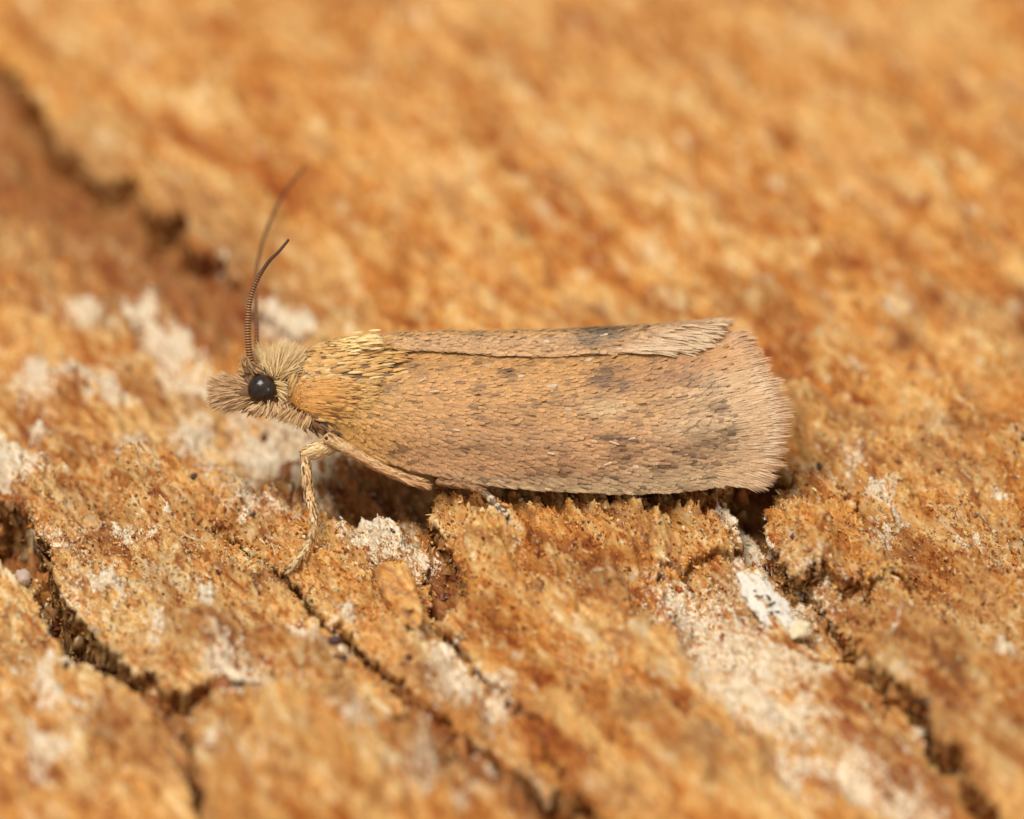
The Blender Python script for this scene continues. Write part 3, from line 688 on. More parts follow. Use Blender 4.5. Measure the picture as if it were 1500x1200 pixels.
def spots(u, v, lst):
    o = np.zeros_like(u)
    for (a, b_, ra, rb, k) in lst: o = np.maximum(o, k * np.exp(-(((u - a) / ra) ** 2 + ((v - b_) / rb) ** 2)))
    return o
def lerp(a, b_, f):
    return a * (1 - f[:, None]) + b_ * f[:, None]
def wing_colour(u, v, far):
    """scale pigment over the wing"""
    N = len(u)
    c = np.tile(srgb(224, 164, 96), (N, 1))
    c = lerp(c, srgb(228, 172, 92), sstep(640, 470, u) * .9)
    c = lerp(c, srgb(220, 168, 122), sstep(580, 680, v) * sstep(480, 640, u) * .8)
    c = lerp(c, srgb(230, 188, 142), sstep(880, 1060, u) * sstep(540, 600, v) * .85)
    c = lerp(c, srgb(206, 176, 134), sstep(685, 712, v) * .75)
    c = lerp(c, srgb(196, 140, 92), spots(u, v, [(990, 545, 90, 26, .9), (940, 555, 70, 30, .6)]))
    c = lerp(c, srgb(240, 206, 160), spots(u, v, [(1055, 565, 40, 20, .7), (1010, 625, 60, 14, .5), (880, 600, 40, 18, .6), (1075, 610, 24, 50, .6), (960, 690, 90, 14, .45), (1010, 580, 40, 12, .35)]))
    blot = spots(u, v, [(880, 553, 20, 26, .95), (896, 556, 22, 30, .6), (556, 566, 20, 9, .8), (590, 538, 14, 8, .5), (738, 545, 22, 12, .45), (725, 600, 30, 12, .4), (745, 625, 40, 16, .35), (905, 660, 24, 18, .75), (880, 640, 16, 10, .6),
                           (1050, 600, 34, 9, .7), (1012, 655, 40, 22, .75), (1060, 648, 34, 16, .75), (985, 640, 22, 14, .5), (970, 690, 24, 12, .55), (720, 655, 60, 14, .45), (600, 655, 40, 14, .3), (820, 590, 22, 10, .4), (640, 540, 16, 8, .45), (1000, 560, 60, 10, .35), (800, 690, 90, 14, .3), (640, 500, 20, 6, .3), (720, 500, 14, 6, .3)])
    nz = fbm(u / 42, v / 13, 3, 301)
    f = blot * (.65 + .8 * nz) + .32 * sstep(.18, .65, nz)
    c = lerp(c, srgb(104, 76, 54), np.clip(f * 1.15, 0, .85))
    c = lerp(c, srgb(218, 146, 112), np.clip(.4 * sstep(.3, .75, fbm(u / 30 + 9, v / 12, 2, 321)) * sstep(590, 680, v), 0, 1))
    if far:
        c = lerp(c, srgb(222, 174, 122), np.full(N, .6))
        g = spots(u, v, [(872, 485, 40, 13, 1.25), (852, 498, 26, 8, .8), (865, 508, 40, 6, .5), (690, 492, 16, 5, .5), (800, 500, 12, 6, .4)])
        c = lerp(c, srgb(118, 98, 78), np.clip(g * (1.0 + .4 * nz), 0, .92))
        c = lerp(c, srgb(228, 188, 142), sstep(910, 980, u) * .75)
        c = lerp(c, srgb(150, 100, 66), sstep(.25, .6, fbm(u / 16, v / 7, 2, 341)) * sstep(890, 930, u) * .45)
    # single odd scales
    r = RNG.uniform(size=N)
    c = np.where((r < .065)[:, None], c * .52, c)
    c = np.where(((r > .06) & (r < .064))[:, None], srgb(236, 206, 172), c)
    return c * RNG.uniform(.80, 1.14, (N, 1))
def scale_wing(R, ds_, dt_, far):
    """overlapping rows of scales"""
    pos = []
    srow = np.arange(-.005, 1.0, ds_)
    for i, s0 in enumerate(srow):
        tt = np.arange(0, 1, dt_) + (i % 2) * dt_ * .5
        pos.append(np.stack([np.full(len(tt), s0), tt], 1))
    pos = np.concatenate(pos); pos = pos + RNG.normal(0, 1, pos.shape) * [ds_ * .28, dt_ * .28]
    s = np.clip(pos[:, 0], 0, 1); t = np.clip(pos[:, 1], 0, 1)
    p = surf(R, s, t); dS, dT, n = frame(R, s, t)
    u, v = cam_uv_many(p)
    fan = RNG.normal(0, .10, (len(s), 1)) + (t[:, None] - .5) * (.25 if not far else .1)
    d = nrm(dS + dT * fan)
    N = len(s)
    ln = RNG.uniform(.12, .18, N) * np.interp(s, [0, .2, 1], [.9, 1, 1]); wd = RNG.uniform(.036, .056, N)
    lift = RNG.uniform(.04, .16, (N, 1)) + (RNG.uniform(size=(N, 1)) < .02) * .25
    c = wing_colour(u, v, far) * .84
    return blades('scales', p + n * .004, d + n * lift, n, ln, wd, RNG.uniform(-.25, .05, N), c * .72, 'scale', M_SCALE, c, vee=.12)
def cam_uv_many(p):
    q = p - TGT; c = q @ VD; k = DIST / (DIST + c); return 750 + (q @ VX) * k * 100, 600 - (q @ VU) * k * 100
for far, R in ((False, near_R), (True, far_R)):
    V, q = wing_sheet(R)
    cw = np.broadcast_to(srgb(84, 54, 34), (len(V), 3))
    w = part('forewing', make_mesh('forewing', V, q, cols=cw, mat=M_SKIN), label='far forewing, seen as a strip along the ridge' if far else 'near forewing, broad brown side facing the lens')
    if far: part('scales', scale_wing(R, .0095, .011, True), w, 'stuff')
    else: part('scales', scale_wing(R, .0095, .0118, False), w, 'stuff')
    # fringe on the outer margin, three layers
    for lay, (n_, ln, tipc, wd) in enumerate(((2100, .52, srgb(238, 198, 158), .020), (1700, .40, srgb(250, 220, 182), .024), (1100, .25, srgb(228, 188, 146), .030))):
        t = RNG.uniform(0, 1 if not far else .62, n_); s = np.full(n_, 1.0) - RNG.uniform(0, 1, n_) ** 2 * (.03 + .03 * lay)
        p = surf(R, s, t); dS, dT, n = frame(R, s, t)
        if not far:
            fan = np.interp(t, [0, .3, .6, .85, 1], [-.05, .05, .08, .16, .55])[:, None]
            L = ln * np.interp(t, [0, .25, .6, .9, 1], [.88, .92, 1.0, .95, .62])
        else:
            fan = np.interp(t, [0, .15, .4, 1], [-.22, -.10, .0, 0])[:, None]; L = ln * np.interp(t, [0, .3, 1], [.75, .85, .8])
        nc = 34 + 9 * lay; ci = np.floor(t * nc + .5); off = (ci / nc - t) * nc            # tufts: hairs lean to the middle of their tuft
        cr_ = np.random.default_rng(50 + lay).uniform(size=nc + 2)[ci.astype(int)]
        wob = (.07 * off + .12 * (cr_ - .5))[:, None] + RNG.normal(0, .03, (n_, 1)); L = L * (.86 + .24 * cr_)
        d = nrm(dS * 1.0 + dT * (fan + wob) + n * RNG.normal(.0 + .02 * lay, .03, (n_, 1)))
        sh = np.interp(t, [0, .28, .42, 1], [.15, .2, 1, 1])[:, None] if not far else np.full((n_, 1), .8)
        u, v = cam_uv_many(p)
        C = wing_colour(u, v, far) * .92; TC = (srgb(224, 178, 136)[None] * (1 - sh) + tipc[None] * sh) * RNG.uniform(.84, 1.06, (n_, 1))
        part('fringe', blades('fringe', p + n * .008 * lay, d, n, L * RNG.uniform(.72, 1.1, n_), wd, RNG.normal(-.04, .05, n_), C, 'lance', M_HAIR, TC), w, 'stuff')
    if far:
        # pale long scales that fray from the lower edge of the strip over the near wing
        n_ = 520; s = RNG.uniform(.66, 1.0, n_) ** .9; t = np.abs(RNG.normal(0, .09, n_)) * np.interp(s, [.66, 1], [.4, 1.8])
        p = surf(R, s, np.clip(t, 0, 1)); dS, dT, n = frame(R, s, np.clip(t, 0, 1))
        d = nrm(dS + dT * (-.06 - .34 * np.interp(s, [.66, .9, 1], [0, 1, .7])[:, None] + RNG.normal(0, .06, (n_, 1))) + n * .10)
        part('fringe', blades('fringe', p + n * .02, d, n, RNG.uniform(.26, .52, n_) * np.interp(s, [.66, .85, 1], [.8, 1, .95]), RNG.uniform(.03, .055, n_), RNG.normal(-.03, .06, n_),
                              srgb(204, 156, 112) * RNG.uniform(.6, 1.1, (n_, 1)), 'lance', M_HAIR, srgb(242, 212, 172) * RNG.uniform(.8, 1.03, (n_, 1))), w, 'stuff')
    else:
        # short rough edge along the costa
        n_ = 700; s = RNG.uniform(.04, 1, n_); t = np.full(n_, .995); p = surf(R, s, t); dS, dT, n = frame(R, s, t)
        d = nrm(dS + dT * RNG.uniform(.05, .35, (n_, 1)) + n * RNG.normal(0, .06, (n_, 1)))
        u, v = cam_uv_many(p)
        part('fringe', blades('fringe', p, d, n, RNG.uniform(.10, .2, n_), RNG.uniform(.03, .05, n_), -.1, wing_colour(u, v, False), 'lance', M_SCALE), w, 'stuff')
        # loose pale scales standing off the wing
        loose = [(612, 559, .6), (632, 574, .1), (665, 628, -.1), (803, 666, -.15), (890, 648, -.35), (884, 680, .35)]
        B_ = []; D_ = []
        for (u0, v0, sl) in loose:
            best = None
            ss, tt = np.meshgrid(np.linspace(0, 1, 90), np.linspace(0, 1, 50)); pp = surf(R, ss.ravel(), tt.ravel()); uu, vv = cam_uv_many(pp)
            k = np.argmin((uu - u0) ** 2 + (vv - v0) ** 2); B_.append(pp[k] - VD * .03); D_.append(imgdir(1, -sl if sl > 0 else -sl, -.15))
        part('loose_scale', blades('loose_scale', np.array(B_), np.array(D_), np.tile(-VD, (len(B_), 1)), RNG.uniform(.10, .16, len(B_)), .026, 0.0, srgb(232, 200, 164), 'scale', M_HAIR), w, 'stuff')

# --- eye
ev = P(384, 570, .11)
ax = np.array([VX, VU, VD])
eye = part('eye', ellipsoid('eye', P(384, 570, .05), ax, (.212, .222, .18), 48, 32, srgb(30, 22, 16), M_EYE), label='round glossy black eye')
n_ = 260; a = RNG.uniform(0, 2 * math.pi, n_)
p = np.array([P(384 + 22.5 * math.cos(x), 570 - 23.5 * math.sin(x), .09 + RNG.normal(0, .02)) for x in a])
d = np.array([imgdir(math.cos(x) + .6 * math.sin(x), -math.sin(x) + .6 * math.cos(x), .5) for x in a])
hairs('eye_ring', p, d, np.tile(-VD, (n_, 1)), .09, .022, 0.1, pick_cols(n_, [(srgb(150, 108, 66), 3), (srgb(92, 64, 42), 3), (srgb(206, 164, 112), 2)]), eye, 'lance')

# --- head: cheeks, crown tuft, chin
p, n = body_pick(900, 345, 432, lambda u, v, nn: ((u - 384) / 30) ** 2 + ((v - 570) / 30) ** 2 > 1 or nn @ VD > .2)
hairs('head_scales', p, n * .35 + imgdir(-.5, .15), n, .13, .030, -.2, pick_cols(900, [(srgb(200, 152, 98), 4), (srgb(140, 98, 62), 2.5), (srgb(232, 194, 138), 2)]), body, 'lance', jit=.35)
def fan_tuft(name, n, root, spread, a0, a1, length, wd, cols, tip, c_sp=.12, bend=.0, parent=None, clump=0, lens=None, cdir=(-.25, .15)):
    """hair-like scales that fan out in the picture's plane and a little in depth; angles in degrees, 0 = right, 90 = up"""
    f = RNG.uniform(0, 1, n)
    if clump: f = np.clip((np.round(f * clump) + RNG.normal(0, .16, n)) / clump, 0, 1)
    an = np.radians(a0 + (a1 - a0) * f)
    r0 = np.array(root[0], float); r1 = np.array(root[1], float)
    g = np.clip(f + RNG.normal(0, .10, n), 0, 1)
    B_ = np.array([P(*(r0 * (1 - x) + r1 * x + RNG.normal(0, 1, 3) * [spread, spread, c_sp])) for x in g])
    D_ = np.array([imgdir(math.cos(x), -math.sin(x), RNG.uniform(*cdir)) for x in an])
    L = np.full(n, length) if lens is None else np.interp(f, np.linspace(0, 1, len(lens)), lens)
    return hairs(name, B_, D_, np.tile(-VD, (n, 1)) + RNG.normal(0, .3, (n, 3)), L, wd, bend, cols if np.ndim(cols) == 1 else cols[RNG.integers(0, len(cols), n)], parent, 'lance', tip, jit=.06)
CREAM = np.array([srgb(240, 202, 138), srgb(226, 180, 110), srgb(248, 220, 164), srgb(196, 148, 86)])
fan_tuft('head_tuft', 1300, [(413, 548, .16), (396, 546, .2)], 4, 46, 112, .40, .013, CREAM, srgb(240, 212, 160), c_sp=.10, parent=None, clump=9, lens=[.44, .44, .40, .32, .20])
fan_tuft('head_tuft', 700, [(408, 550, .35), (388, 540, .45)], 4, 48, 118, .34, .014, CREAM, srgb(232, 200, 146), c_sp=.12, parent=None, clump=7)
fan_tuft('head_tuft', 200, [(404, 550, .10), (416, 556, .12)], 3, 10, 55, .34, .024, CREAM, srgb(236, 206, 150), c_sp=.04, clump=6)
fan_tuft('head_tuft', 120, [(404, 558, .05), (408, 580, .08)], 2, -10, -50, .17, .022, CREAM, srgb(236, 206, 156), c_sp=.03, clump=5)
fan_tuft('chin_tuft', 700, [(375, 592, .2), (412, 594, .2)], 4, 205, 285, .13, .011, np.array([srgb(220, 176, 122), srgb(238, 202, 150), srgb(184, 138, 90)]), srgb(246, 214, 164), c_sp=.14, clump=14)
fan_tuft('chin_tuft', 700, [(414, 596, .2), (455, 612, .15)], 4, 215, 255, .17, .011, np.array([srgb(210, 164, 110), srgb(230, 188, 132), srgb(176, 130, 82)]), srgb(240, 204, 150), c_sp=.14, clump=10)
fan_tuft('brow_scales', 120, [(362, 545, .08), (392, 546, .06)], 3, 100, 175, .16, .028, np.array([srgb(96, 70, 46), srgb(150, 112, 74), srgb(190, 150, 104), srgb(60, 42, 30)]), srgb(180, 140, 96), c_sp=.05)

# --- palps: bushy snout, one each side
for near in (True, False):
    c0 = .12 if near else .56
    path = px([(376, 578, c0 + .05), (356, 574, c0), (336, 574, c0 - .02), (318, 578, c0)]); pp = catmull(path, np.linspace(0, 1, 16))
    pl = part('palp', tube('palp', pp, np.interp(np.linspace(0, 1, 16), [0, .5, 1], [.10, .13, .05]), np.tile(srgb(130, 96, 64), (16, 1)), mat=M_SKIN), label='bushy brown palp on the near side' if near else 'bushy brown palp on the far side')
    n_ = 2200 if near else 1200
    f = RNG.uniform(0, 1, n_); b_ = catmull(path, f * .9); th = RNG.uniform(0, 2 * math.pi, n_)
    rad = np.interp(f, [0, .5, 1], [.14, .20, .12]) * RNG.uniform(.4, 1, n_)
    b_ = b_ + (np.cos(th) * rad)[:, None] * VU + (np.sin(th) * rad * .6)[:, None] * VD
    d = imgdir(-1, 0.02)[None] + (np.cos(th) * .42)[:, None] * VU + (np.sin(th) * .3)[:, None] * VD + np.array([VU]) * -.03
    hairs('palp_scales', b_, d, np.tile(-VD, (n_, 1)) + RNG.normal(0, .4, (n_, 3)), np.interp(f, [0, .6, 1], [.27, .26, .22]), .014, .0,
          pick_cols(n_, [(srgb(204, 156, 106), 4), (srgb(146, 102, 66), 2.5), (srgb(232, 190, 136), 3)]), pl, 'lance', pick_cols(n_, [(srgb(226, 186, 136), 3), (srgb(176, 134, 94), 2), (srgb(244, 214, 168), 2)]), jit=.10)

# --- antennae
def antenna(pts, r0, r1, label, nring=52, pale=0.0):
    path = px(pts); m_ = nring * 6
    # even spacing along the curve
    dense = catmull(path, np.linspace(0, 1, 800)); L = np.concatenate([[0], np.cumsum(np.linalg.norm(np.diff(dense, axis=0), axis=1))])
    q = np.stack([np.interp(np.linspace(0, L[-1], m_), L, dense[:, k]) for k in range(3)], 1)
    x = np.linspace(0, 1, m_); ph = (x * nring) % 1
    r = (r0 + (r1 - r0) * x) * (1 - .16 * np.cos(ph * 2 * math.pi))
    band = sstep(.5, .75, ph)[:, None]
    c = srgb(98, 58, 30) * (1 - band) + srgb(178, 128, 78) * band
    fade = sstep(.35, .8, x)[:, None]; c = c * (1 - fade) + srgb(82, 48, 28) * fade
    c = c * (1 - pale) + srgb(206, 164, 116) * pale
    o = part('antenna', tube('antenna', q, r, c, 12, M_SKIN), label=label)
    sc_ = px([(pts[0][0] + 1, pts[0][1] + 7, pts[0][2]), (pts[0][0], pts[0][1] - 3, pts[0][2])])
    part('antenna_base', tube('antenna_base', catmull(sc_, np.linspace(0, 1, 10)), np.array([.04, .06, .075, .08, .082, .08, .076, .07, .06, .05]), np.tile(srgb(150, 104, 62), (10, 1)), mat=M_SKIN), o)
antenna([(367, 533, .08), (364, 505, .06), (363, 470, .04), (367, 437, .04), (378, 408, .06), (394, 383, .10), (409, 368, .16), (423, 351, .22)], .050, .020, 'near antenna, dark and ringed, curving up')
antenna([(372, 530, .45), (376, 495, .9), (375, 450, 1.6), (374, 410, 2.0), (382, 365, 2.5), (398, 318, 3.0), (420, 278, 3.5), (447, 244, 4.0)], .036, .017, 'far antenna, blurred and pale against the bark', pale=.0)
fan_tuft('antenna_tuft', 60, [(357, 533, .05), (372, 535, .05)], 3, 80, 170, .10, .02, np.array([srgb(170, 130, 88), srgb(110, 80, 54)]), srgb(196, 156, 110), c_sp=.05)

# --- thorax
thx = pick_cols
p, n = body_pick(1900, 428, 585, lambda u, v, nn: v < 610 - (u - 430) * .1)
uu, vv = cam_uv_many(p)
col = pick_cols(1900, [(srgb(220, 174, 106), 5), (srgb(206, 154, 86), 4), (srgb(184, 136, 82), 2), (srgb(138, 106, 80), .6), (srgb(232, 200, 138), 2)])
hairs('thorax_scales', p + n * .015, imgdir(1, -.12) + n * .015, n, .22, .046, -.14, col, body, 'lance', col * 1.03, jit=.05)
n_ = 240; g = RNG.uniform(0, 1, n_)
b_ = np.array([P(500 + 34 * x + RNG.normal(0, 6), 512 - 10 * x + RNG.normal(0, 6), .22 + RNG.normal(0, .07)) for x in g])
hairs('thorax_tuft', b_, imgdir(1, -.14, .05), np.tile(nrm(VU * .6 - VD), (n_, 1)), .22, .036, -.08, pick_cols(n_, [(srgb(224, 180, 104), 3), (srgb(236, 202, 130), 3)]), body, 'lance', srgb(250, 226, 168), jit=.07)
n_ = 120; b_ = np.array([P(528 + 22 * x + RNG.normal(0, 5), 520 - 14 * x + RNG.normal(0, 4), .24 + RNG.normal(0, .04)) for x in RNG.uniform(0, 1, n_)])
hairs('thorax_tuft', b_, imgdir(1, -.30), np.tile(-VD, (n_, 1)), .17, .040, 0, pick_cols(n_, [(srgb(214, 166, 96), 4), (srgb(176, 132, 84), 1)]), body, 'lance', srgb(222, 176, 112), jit=.04)
# tegula: orange lobe that covers the wing root
tg = part('tegula', ellipsoid('tegula', P(478, 582, .06), ax, (.52, .30, .16), 32, 20, srgb(186, 126, 58), M_SKIN), label='orange lobe covering the wing root')
n_ = 750; g = RNG.uniform(-1, 1, n_); h = RNG.uniform(-1, 1, n_) * np.sqrt(np.clip(1 - g * g, 0, 1))
dep = .16 * np.sqrt(np.clip(1 - g * g - h * h, 0, 1))
b_ = np.array([P(478 + 50 * a_, 582 - 29 * b2, .06 - d_ - .01) for a_, b2, d_ in zip(g, h, dep)])
cc = lerp(np.tile(srgb(216, 156, 82), (n_, 1)), srgb(222, 178, 110), sstep(-.2, 1, g)) * RNG.uniform(.8, 1.15, (n_, 1))
cc = np.where((RNG.uniform(size=n_) < .10)[:, None], srgb(140, 92, 50), cc)
hairs('tegula_scales', b_, imgdir(1, .06)[None] - VU[None] * (-h * .10)[:, None], np.tile(-VD, (n_, 1)), .23, .048, .06, cc, tg, 'lance', cc * 1.08, jit=.07)
n_ = 170; b_ = np.array([P(520 + RNG.uniform(-8, 16), 578 + RNG.uniform(-20, 16), -.02) for _ in range(n_)])
hairs('tegula_scales', b_, imgdir(1, -.05), np.tile(-VD, (n_, 1)), .22, .044, .05, pick_cols(n_, [(srgb(218, 170, 98), 4), (srgb(150, 120, 100), 1.5), (srgb(190, 136, 74), 2)]), tg, 'lance', srgb(222, 178, 110), jit=.06)
n_ = 160; b_ = np.array([P(486 + RNG.uniform(-30, 40), 606 + RNG.uniform(-6, 8), .0) for _ in range(n_)])
hairs('tegula_scales', b_, imgdir(1, .22), np.tile(-VD, (n_, 1)), .22, .034, .12, pick_cols(n_, [(srgb(196, 136, 66), 4), (srgb(150, 96, 48), 2), (srgb(226, 186, 124), 2)]), tg, 'lance', srgb(216, 166, 96), jit=.08)
# collar
n_ = 150; f = RNG.uniform(0, 1, n_); b_ = np.array([P(424 + 3 * math.sin(x * 3) + RNG.normal(0, 2.5), 548 + 42 * x, .02 + .12 * abs(x - .6) + RNG.normal(0, .02)) for x in f])
hairs('collar', b_, imgdir(.35, -.9)[None] + np.zeros((n_, 1)), np.tile(-VD + VX * .2, (n_, 1)), .17, .046, 0, pick_cols(n_, [(srgb(206, 160, 92), 4), (srgb(176, 128, 66), 3), (srgb(226, 186, 122), 2)]), body, 'lance', jit=.12)
# breast fur below the wing root
n_ = 420; f = RNG.uniform(0, 1, n_); b_ = np.array([P(430 + 60 * x + RNG.normal(0, 4), 600 + 36 * x + RNG.normal(0, 5), .18 + RNG.normal(0, .10)) for x in f])
hairs('breast_scales', b_, imgdir(.7, .55), np.tile(-VD, (n_, 1)), .16, .036, -.1, pick_cols(n_, [(srgb(140, 100, 62), 3), (srgb(196, 152, 100), 2), (srgb(96, 70, 56), 3)]), body, 'lance', jit=.18)

# --- legs
def leg_scales(path, radii, n, cols, parent, ln=.10, wd=.028, lift=.22, name='leg_scales'):
    path = np.asarray(path); f = RNG.uniform(0, 1, n) * (len(path) - 1); i = np.minimum(f.astype(int), len(path) - 2); g = (f - i)[:, None]
    c = path[i] * (1 - g) + path[i + 1] * g; T = nrm(path[i + 1] - path[i]); r = np.interp(f, np.arange(len(path)), radii)
    a = RNG.uniform(0, 2 * math.pi, n); A = nrm(np.cross(T, -VD[None])); B2 = np.cross(A, T)
    o = np.cos(a)[:, None] * A + np.sin(a)[:, None] * B2
    return hairs(name, c + o * r[:, None], T + o * lift, o, ln, wd, -.15, cols if isinstance(cols, np.ndarray) else pick_cols(n, cols), parent, 'lance', jit=.12)
PALE_L = [(srgb(240, 202, 146), 5), (srgb(224, 180, 120), 3), (srgb(164, 122, 80), 1.2), (srgb(248, 222, 174), 2)]
def limb(name, pts, radii, col, parent, n=30, label=None, nsc=260, cols=PALE_L, **kw):
    pth = catmull(px(pts) if len(pts[0]) == 3 and not isinstance(pts, np.ndarray) else pts, np.linspace(0, 1, n)); rr = np.interp(np.linspace(0, 1, n), np.linspace(0, 1, len(radii)), radii)
    o = part(name, tube(name, pth, rr, np.tile(col, (n, 1)), 14, M_SKIN), parent, label=label)
    if nsc: o2 = leg_scales(pth, rr, nsc, cols, o, **kw)
    return o, pth
foot = on_bark(424, 833); foot_c = float((foot - TGT) @ VD)
fl, _ = limb('foreleg', [(500, 640, .30), (482, 652, .14), (462, 660, .06), (448, 664, .02)], [.13, .14, .12, .085], srgb(214, 176, 122), None, label='near foreleg, pale, reaching down to the bark', nsc=320, cols=[(srgb(246, 216, 164), 5), (srgb(230, 192, 136), 3)], lift=.06)
limb('tibia', [(446, 660, .02), (449, 690, .0), (452, 720, .02), (458, 748, foot_c * .4), (459, 772, foot_c * .6)], [.062, .075, .074, .060, .046], srgb(204, 160, 104), fl, nsc=420, lift=.14, cols=PALE_L + [(srgb(112, 80, 56), 2.2)])
tz = [(459, 770), (457, 787), (449, 802), (440, 815), (431, 826), (424, 833)]
zz = np.linspace(foot_c * .6, foot_c, 6) - .045
for k in range(5):
    a_, b2 = tz[k], tz[k + 1]
    limb('tarsus_segment', [(a_[0], a_[1], zz[k]), ((a_[0] + b2[0]) / 2, (a_[1] + b2[1]) / 2, (zz[k] + zz[k + 1]) / 2), (b2[0], b2[1], zz[k + 1])], [.034, .040, .052 - .004 * k], srgb(190, 144, 90), fl, n=10, nsc=70, ln=.09, lift=.3, cols=[(srgb(236, 206, 154), 4), (srgb(206, 164, 108), 2), (srgb(130, 94, 62), 1.6)])
# middle leg: thigh along the wing edge with a fur of long scales
ml, pth = limb('middle_leg', [(477, 641, -.04), (505, 655, -.07), (540, 676, -.08), (580, 694, -.06), (620, 704, -.02)], [.085, .088, .075, .055, .015], srgb(212, 172, 120), None, label='middle leg lying along the lower wing edge', nsc=520, lift=.08, cols=[(srgb(222, 182, 128), 5), (srgb(202, 158, 108), 3), (srgb(176, 132, 90), 1.5)])
n_ = 1100; f = RNG.uniform(.25, .96, n_); b_ = catmull(px([(477, 641, -.04), (505, 655, -.07), (540, 676, -.08), (580, 694, -.06), (620, 704, -.02)]), f) + VD * RNG.normal(0, .05, (n_, 1)) - VU * .045
hairs('leg_fur', b_, imgdir(1, .40), np.tile(-VD, (n_, 1)), .20, .018, .0, pick_cols(n_, [(srgb(214, 160, 108), 4), (srgb(176, 124, 78), 3), (srgb(230, 184, 134), 2)]), ml, 'hair', srgb(222, 170, 116), jit=.12)
kn = part('knee_spot', ellipsoid('knee_spot', P(479, 642, -.115), ax, (.035, .030, .02), 14, 10, srgb(40, 28, 22), M_SKIN, .2, 4), ml)
ft2 = on_bark(741, 755); fc2 = float((ft2 - TGT) @ VD)
tz = [(640, 706), (690, 714), (708, 721), (720, 732), (730, 743), (736, 750), (741, 756)]
zz = np.linspace(.0, fc2, 7) - .12
tb = part('tarsus', tube('tarsus', catmull(px([(u, v, z) for (u, v), z in zip(tz[:3], zz[:3])]), np.linspace(0, 1, 16)), np.linspace(.05, .046, 16), np.tile(srgb(150, 108, 70), (16, 1)), mat=M_SKIN), ml, label='dark tarsus with pale rings poking out below the wing')
leg_scales(catmull(px([(u, v, z) for (u, v), z in zip(tz[:3], zz[:3])]), np.linspace(0, 1, 16)), np.full(16, .048), 180, [(srgb(176, 132, 90), 3), (srgb(130, 94, 64), 2)], ml)
for k in range(2, 6):
    a_, b2 = tz[k], tz[k + 1]; pts_ = catmull(px([(a_[0], a_[1], zz[k]), ((a_[0] + b2[0]) / 2, (a_[1] + b2[1]) / 2, (zz[k] + zz[k + 1]) / 2), (b2[0], b2[1], zz[k + 1])]), np.linspace(0, 1, 12))
    bl = sstep(.72, .8, np.linspace(0, 1, 12))[:, None]
    part('tarsus_segment', tube('tarsus_segment', pts_, np.linspace(.050, .064 - .004 * k, 12) * (1 if k < 5 else .8), srgb(120, 98, 80) * (1 - bl) + srgb(232, 208, 172) * bl, 12, M_SKIN), ml)
    leg_scales(pts_, np.full(12, .052), 46, np.where(RNG.uniform(size=46)[:, None] < .7, srgb(128, 104, 84), srgb(180, 148, 116)), ml, ln=.05, wd=.022, lift=.12)
    leg_scales(pts_[8:], np.full(4, .055), 22, np.tile(srgb(238, 216, 182), (22, 1)), ml, ln=.045, wd=.024, lift=.2)

# ------------------------------------------------------------------ small things on the bark
def tag(o, label, cat, group=None):
    o['label'] = label; o['category'] = cat
    if group: o['group'] = group
    return o
def lump(name, cen, ax_, radii, mat, col, wob=.25, seed=0, nu=40, nv=26):
    return add(name, ellipsoid(name, cen, ax_, radii, nu, nv, col, mat, wob, seed))
def along(p0, p1, up=(0, 0, 1)):
    X = nrm(np.asarray(p1) - np.asarray(p0)); Y = nrm(np.cross(np.asarray(up, float), X)); return np.array([X, Y, np.cross(X, Y)])
p0, p1 = on_bark(570, 838), on_bark(602, 912)
A_ = along(p0, p1)
chip = lump('bark_chip', (p0 + p1) / 2 + np.array([0, 0, .12]), A_, (np.linalg.norm(p1 - p0) * .50, .23, .19), M_BARK, srgb(210, 150, 80), .42, 5, 120, 80)
tag(chip, 'oblong orange bark chip wedged in the crack below the moth', 'bark chip')
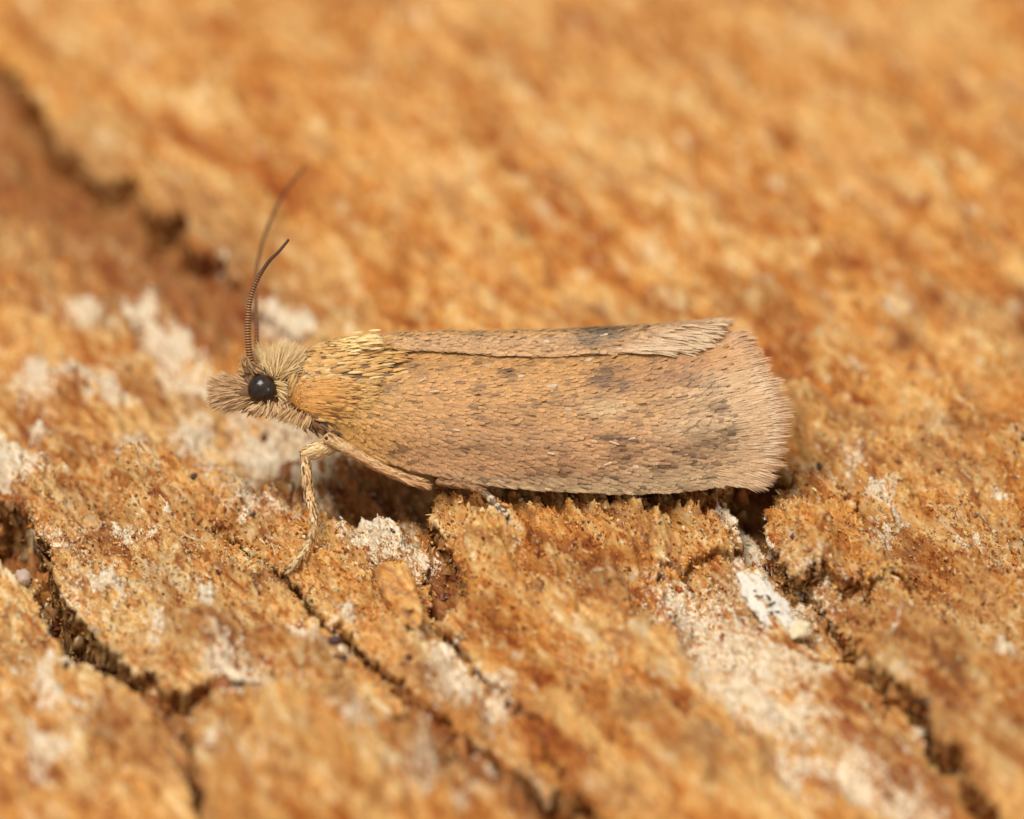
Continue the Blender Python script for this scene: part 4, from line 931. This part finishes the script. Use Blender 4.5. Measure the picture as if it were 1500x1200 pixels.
# thick white flake, dark spots painted as shaded holes, cream chip at its foot
p0, p1 = on_bark(1100, 856), on_bark(1160, 935); A_ = along(p0, p1)
fl_ = lump('white_flake', (p0 * .58 + p1 * .42) + np.array([0, 0, .03]), A_, (np.linalg.norm(p1 - p0) * .54, .27, .06), M_CRUST, srgb(240, 230, 214), .42, 13, 110, 60)
tri_ = np.array([v.co[:] for v in fl_.data.vertices])
for k in range(11):
    f1, f2 = RNG.uniform(-.55, .5), RNG.uniform(-.12, .12)
    g = (p0 * .58 + p1 * .42) + A_[0] * f1 * np.linalg.norm(p1 - p0) * .5 + A_[1] * f2
    top = tri_[np.argmin(np.hypot(tri_[:, 0] - g[0], tri_[:, 1] - g[1]) - .15 * tri_[:, 2])]
    r_ = RNG.uniform(.012, .032); an_ = RNG.uniform(0, 3.1); ra_ = np.array([[math.cos(an_), math.sin(an_), 0], [-math.sin(an_), math.cos(an_), 0], [0, 0, 1.0]])
    add('pit', ellipsoid('pit', top + np.array([0, 0, .004]), ra_, (r_ * RNG.uniform(1.2, 2.6), r_, .012), 14, 8, srgb(92, 74, 58) * RNG.uniform(.5, 1.4), M_CRUST, .45, 3 + k), fl_)
tag(fl_, 'bright white crust flake pitted with dark holes in the open gap', 'crust flake')
cp = lump('cream_chip', p1 + np.array([0.0, .10, .06]), along(p1, p1 + np.array([.5, .15, .1])), (.27, .19, .06), M_CRUST, srgb(232, 214, 176), .30, 12, 40, 24)
tag(cp, 'smooth cream chip at the foot of the bright white flake', 'chip')
pel = [(490, 942, .10, .07, (92, 62, 58), 'largest dark purplish pellet on the pale strip left of the crack'), (492, 964, .05, .04, (120, 56, 40), 'reddish brown pellet between two dark ones beside the crack'), (503, 967, .06, .05, (70, 56, 62), 'blackish pellet just right of the reddish one'),
       (601, 965, .06, .045, (100, 64, 50), 'lone brown pellet between the thin crack and the bark chip'), (1201, 686, .09, .04, (70, 52, 44), 'dark oval pellet right of the wing tip'), (284, 700, .06, .045, (84, 66, 56), 'dark grey pellet left of the foreleg'), (370, 757, .06, .04, (80, 62, 54), 'dark pellet on the whitish bark near the foreleg'), (97, 976, .05, .045, (70, 52, 44), 'tiny dark pellet on the yellowish plate'), (112, 867, .11, .09, (196, 170, 150), 'pale grey pebble lodged in the dark crack')]
for k, (u, v, ra, rb, c, lab) in enumerate(pel):
    g = on_bark(u, v)
    if lab.startswith('pale'): g = on_bark(34, 852); ra, rb = .13, .11
    o = lump('pellet', g + np.array([0, 0, rb * .6]), along(g, g + np.array([RNG.normal(), RNG.normal(), .1])), (ra, rb, rb), M_CRUST, srgb(*c), .22, 20 + k, 20, 14)
    tag(o, lab, 'pellet', 'pellets scattered on the bark')
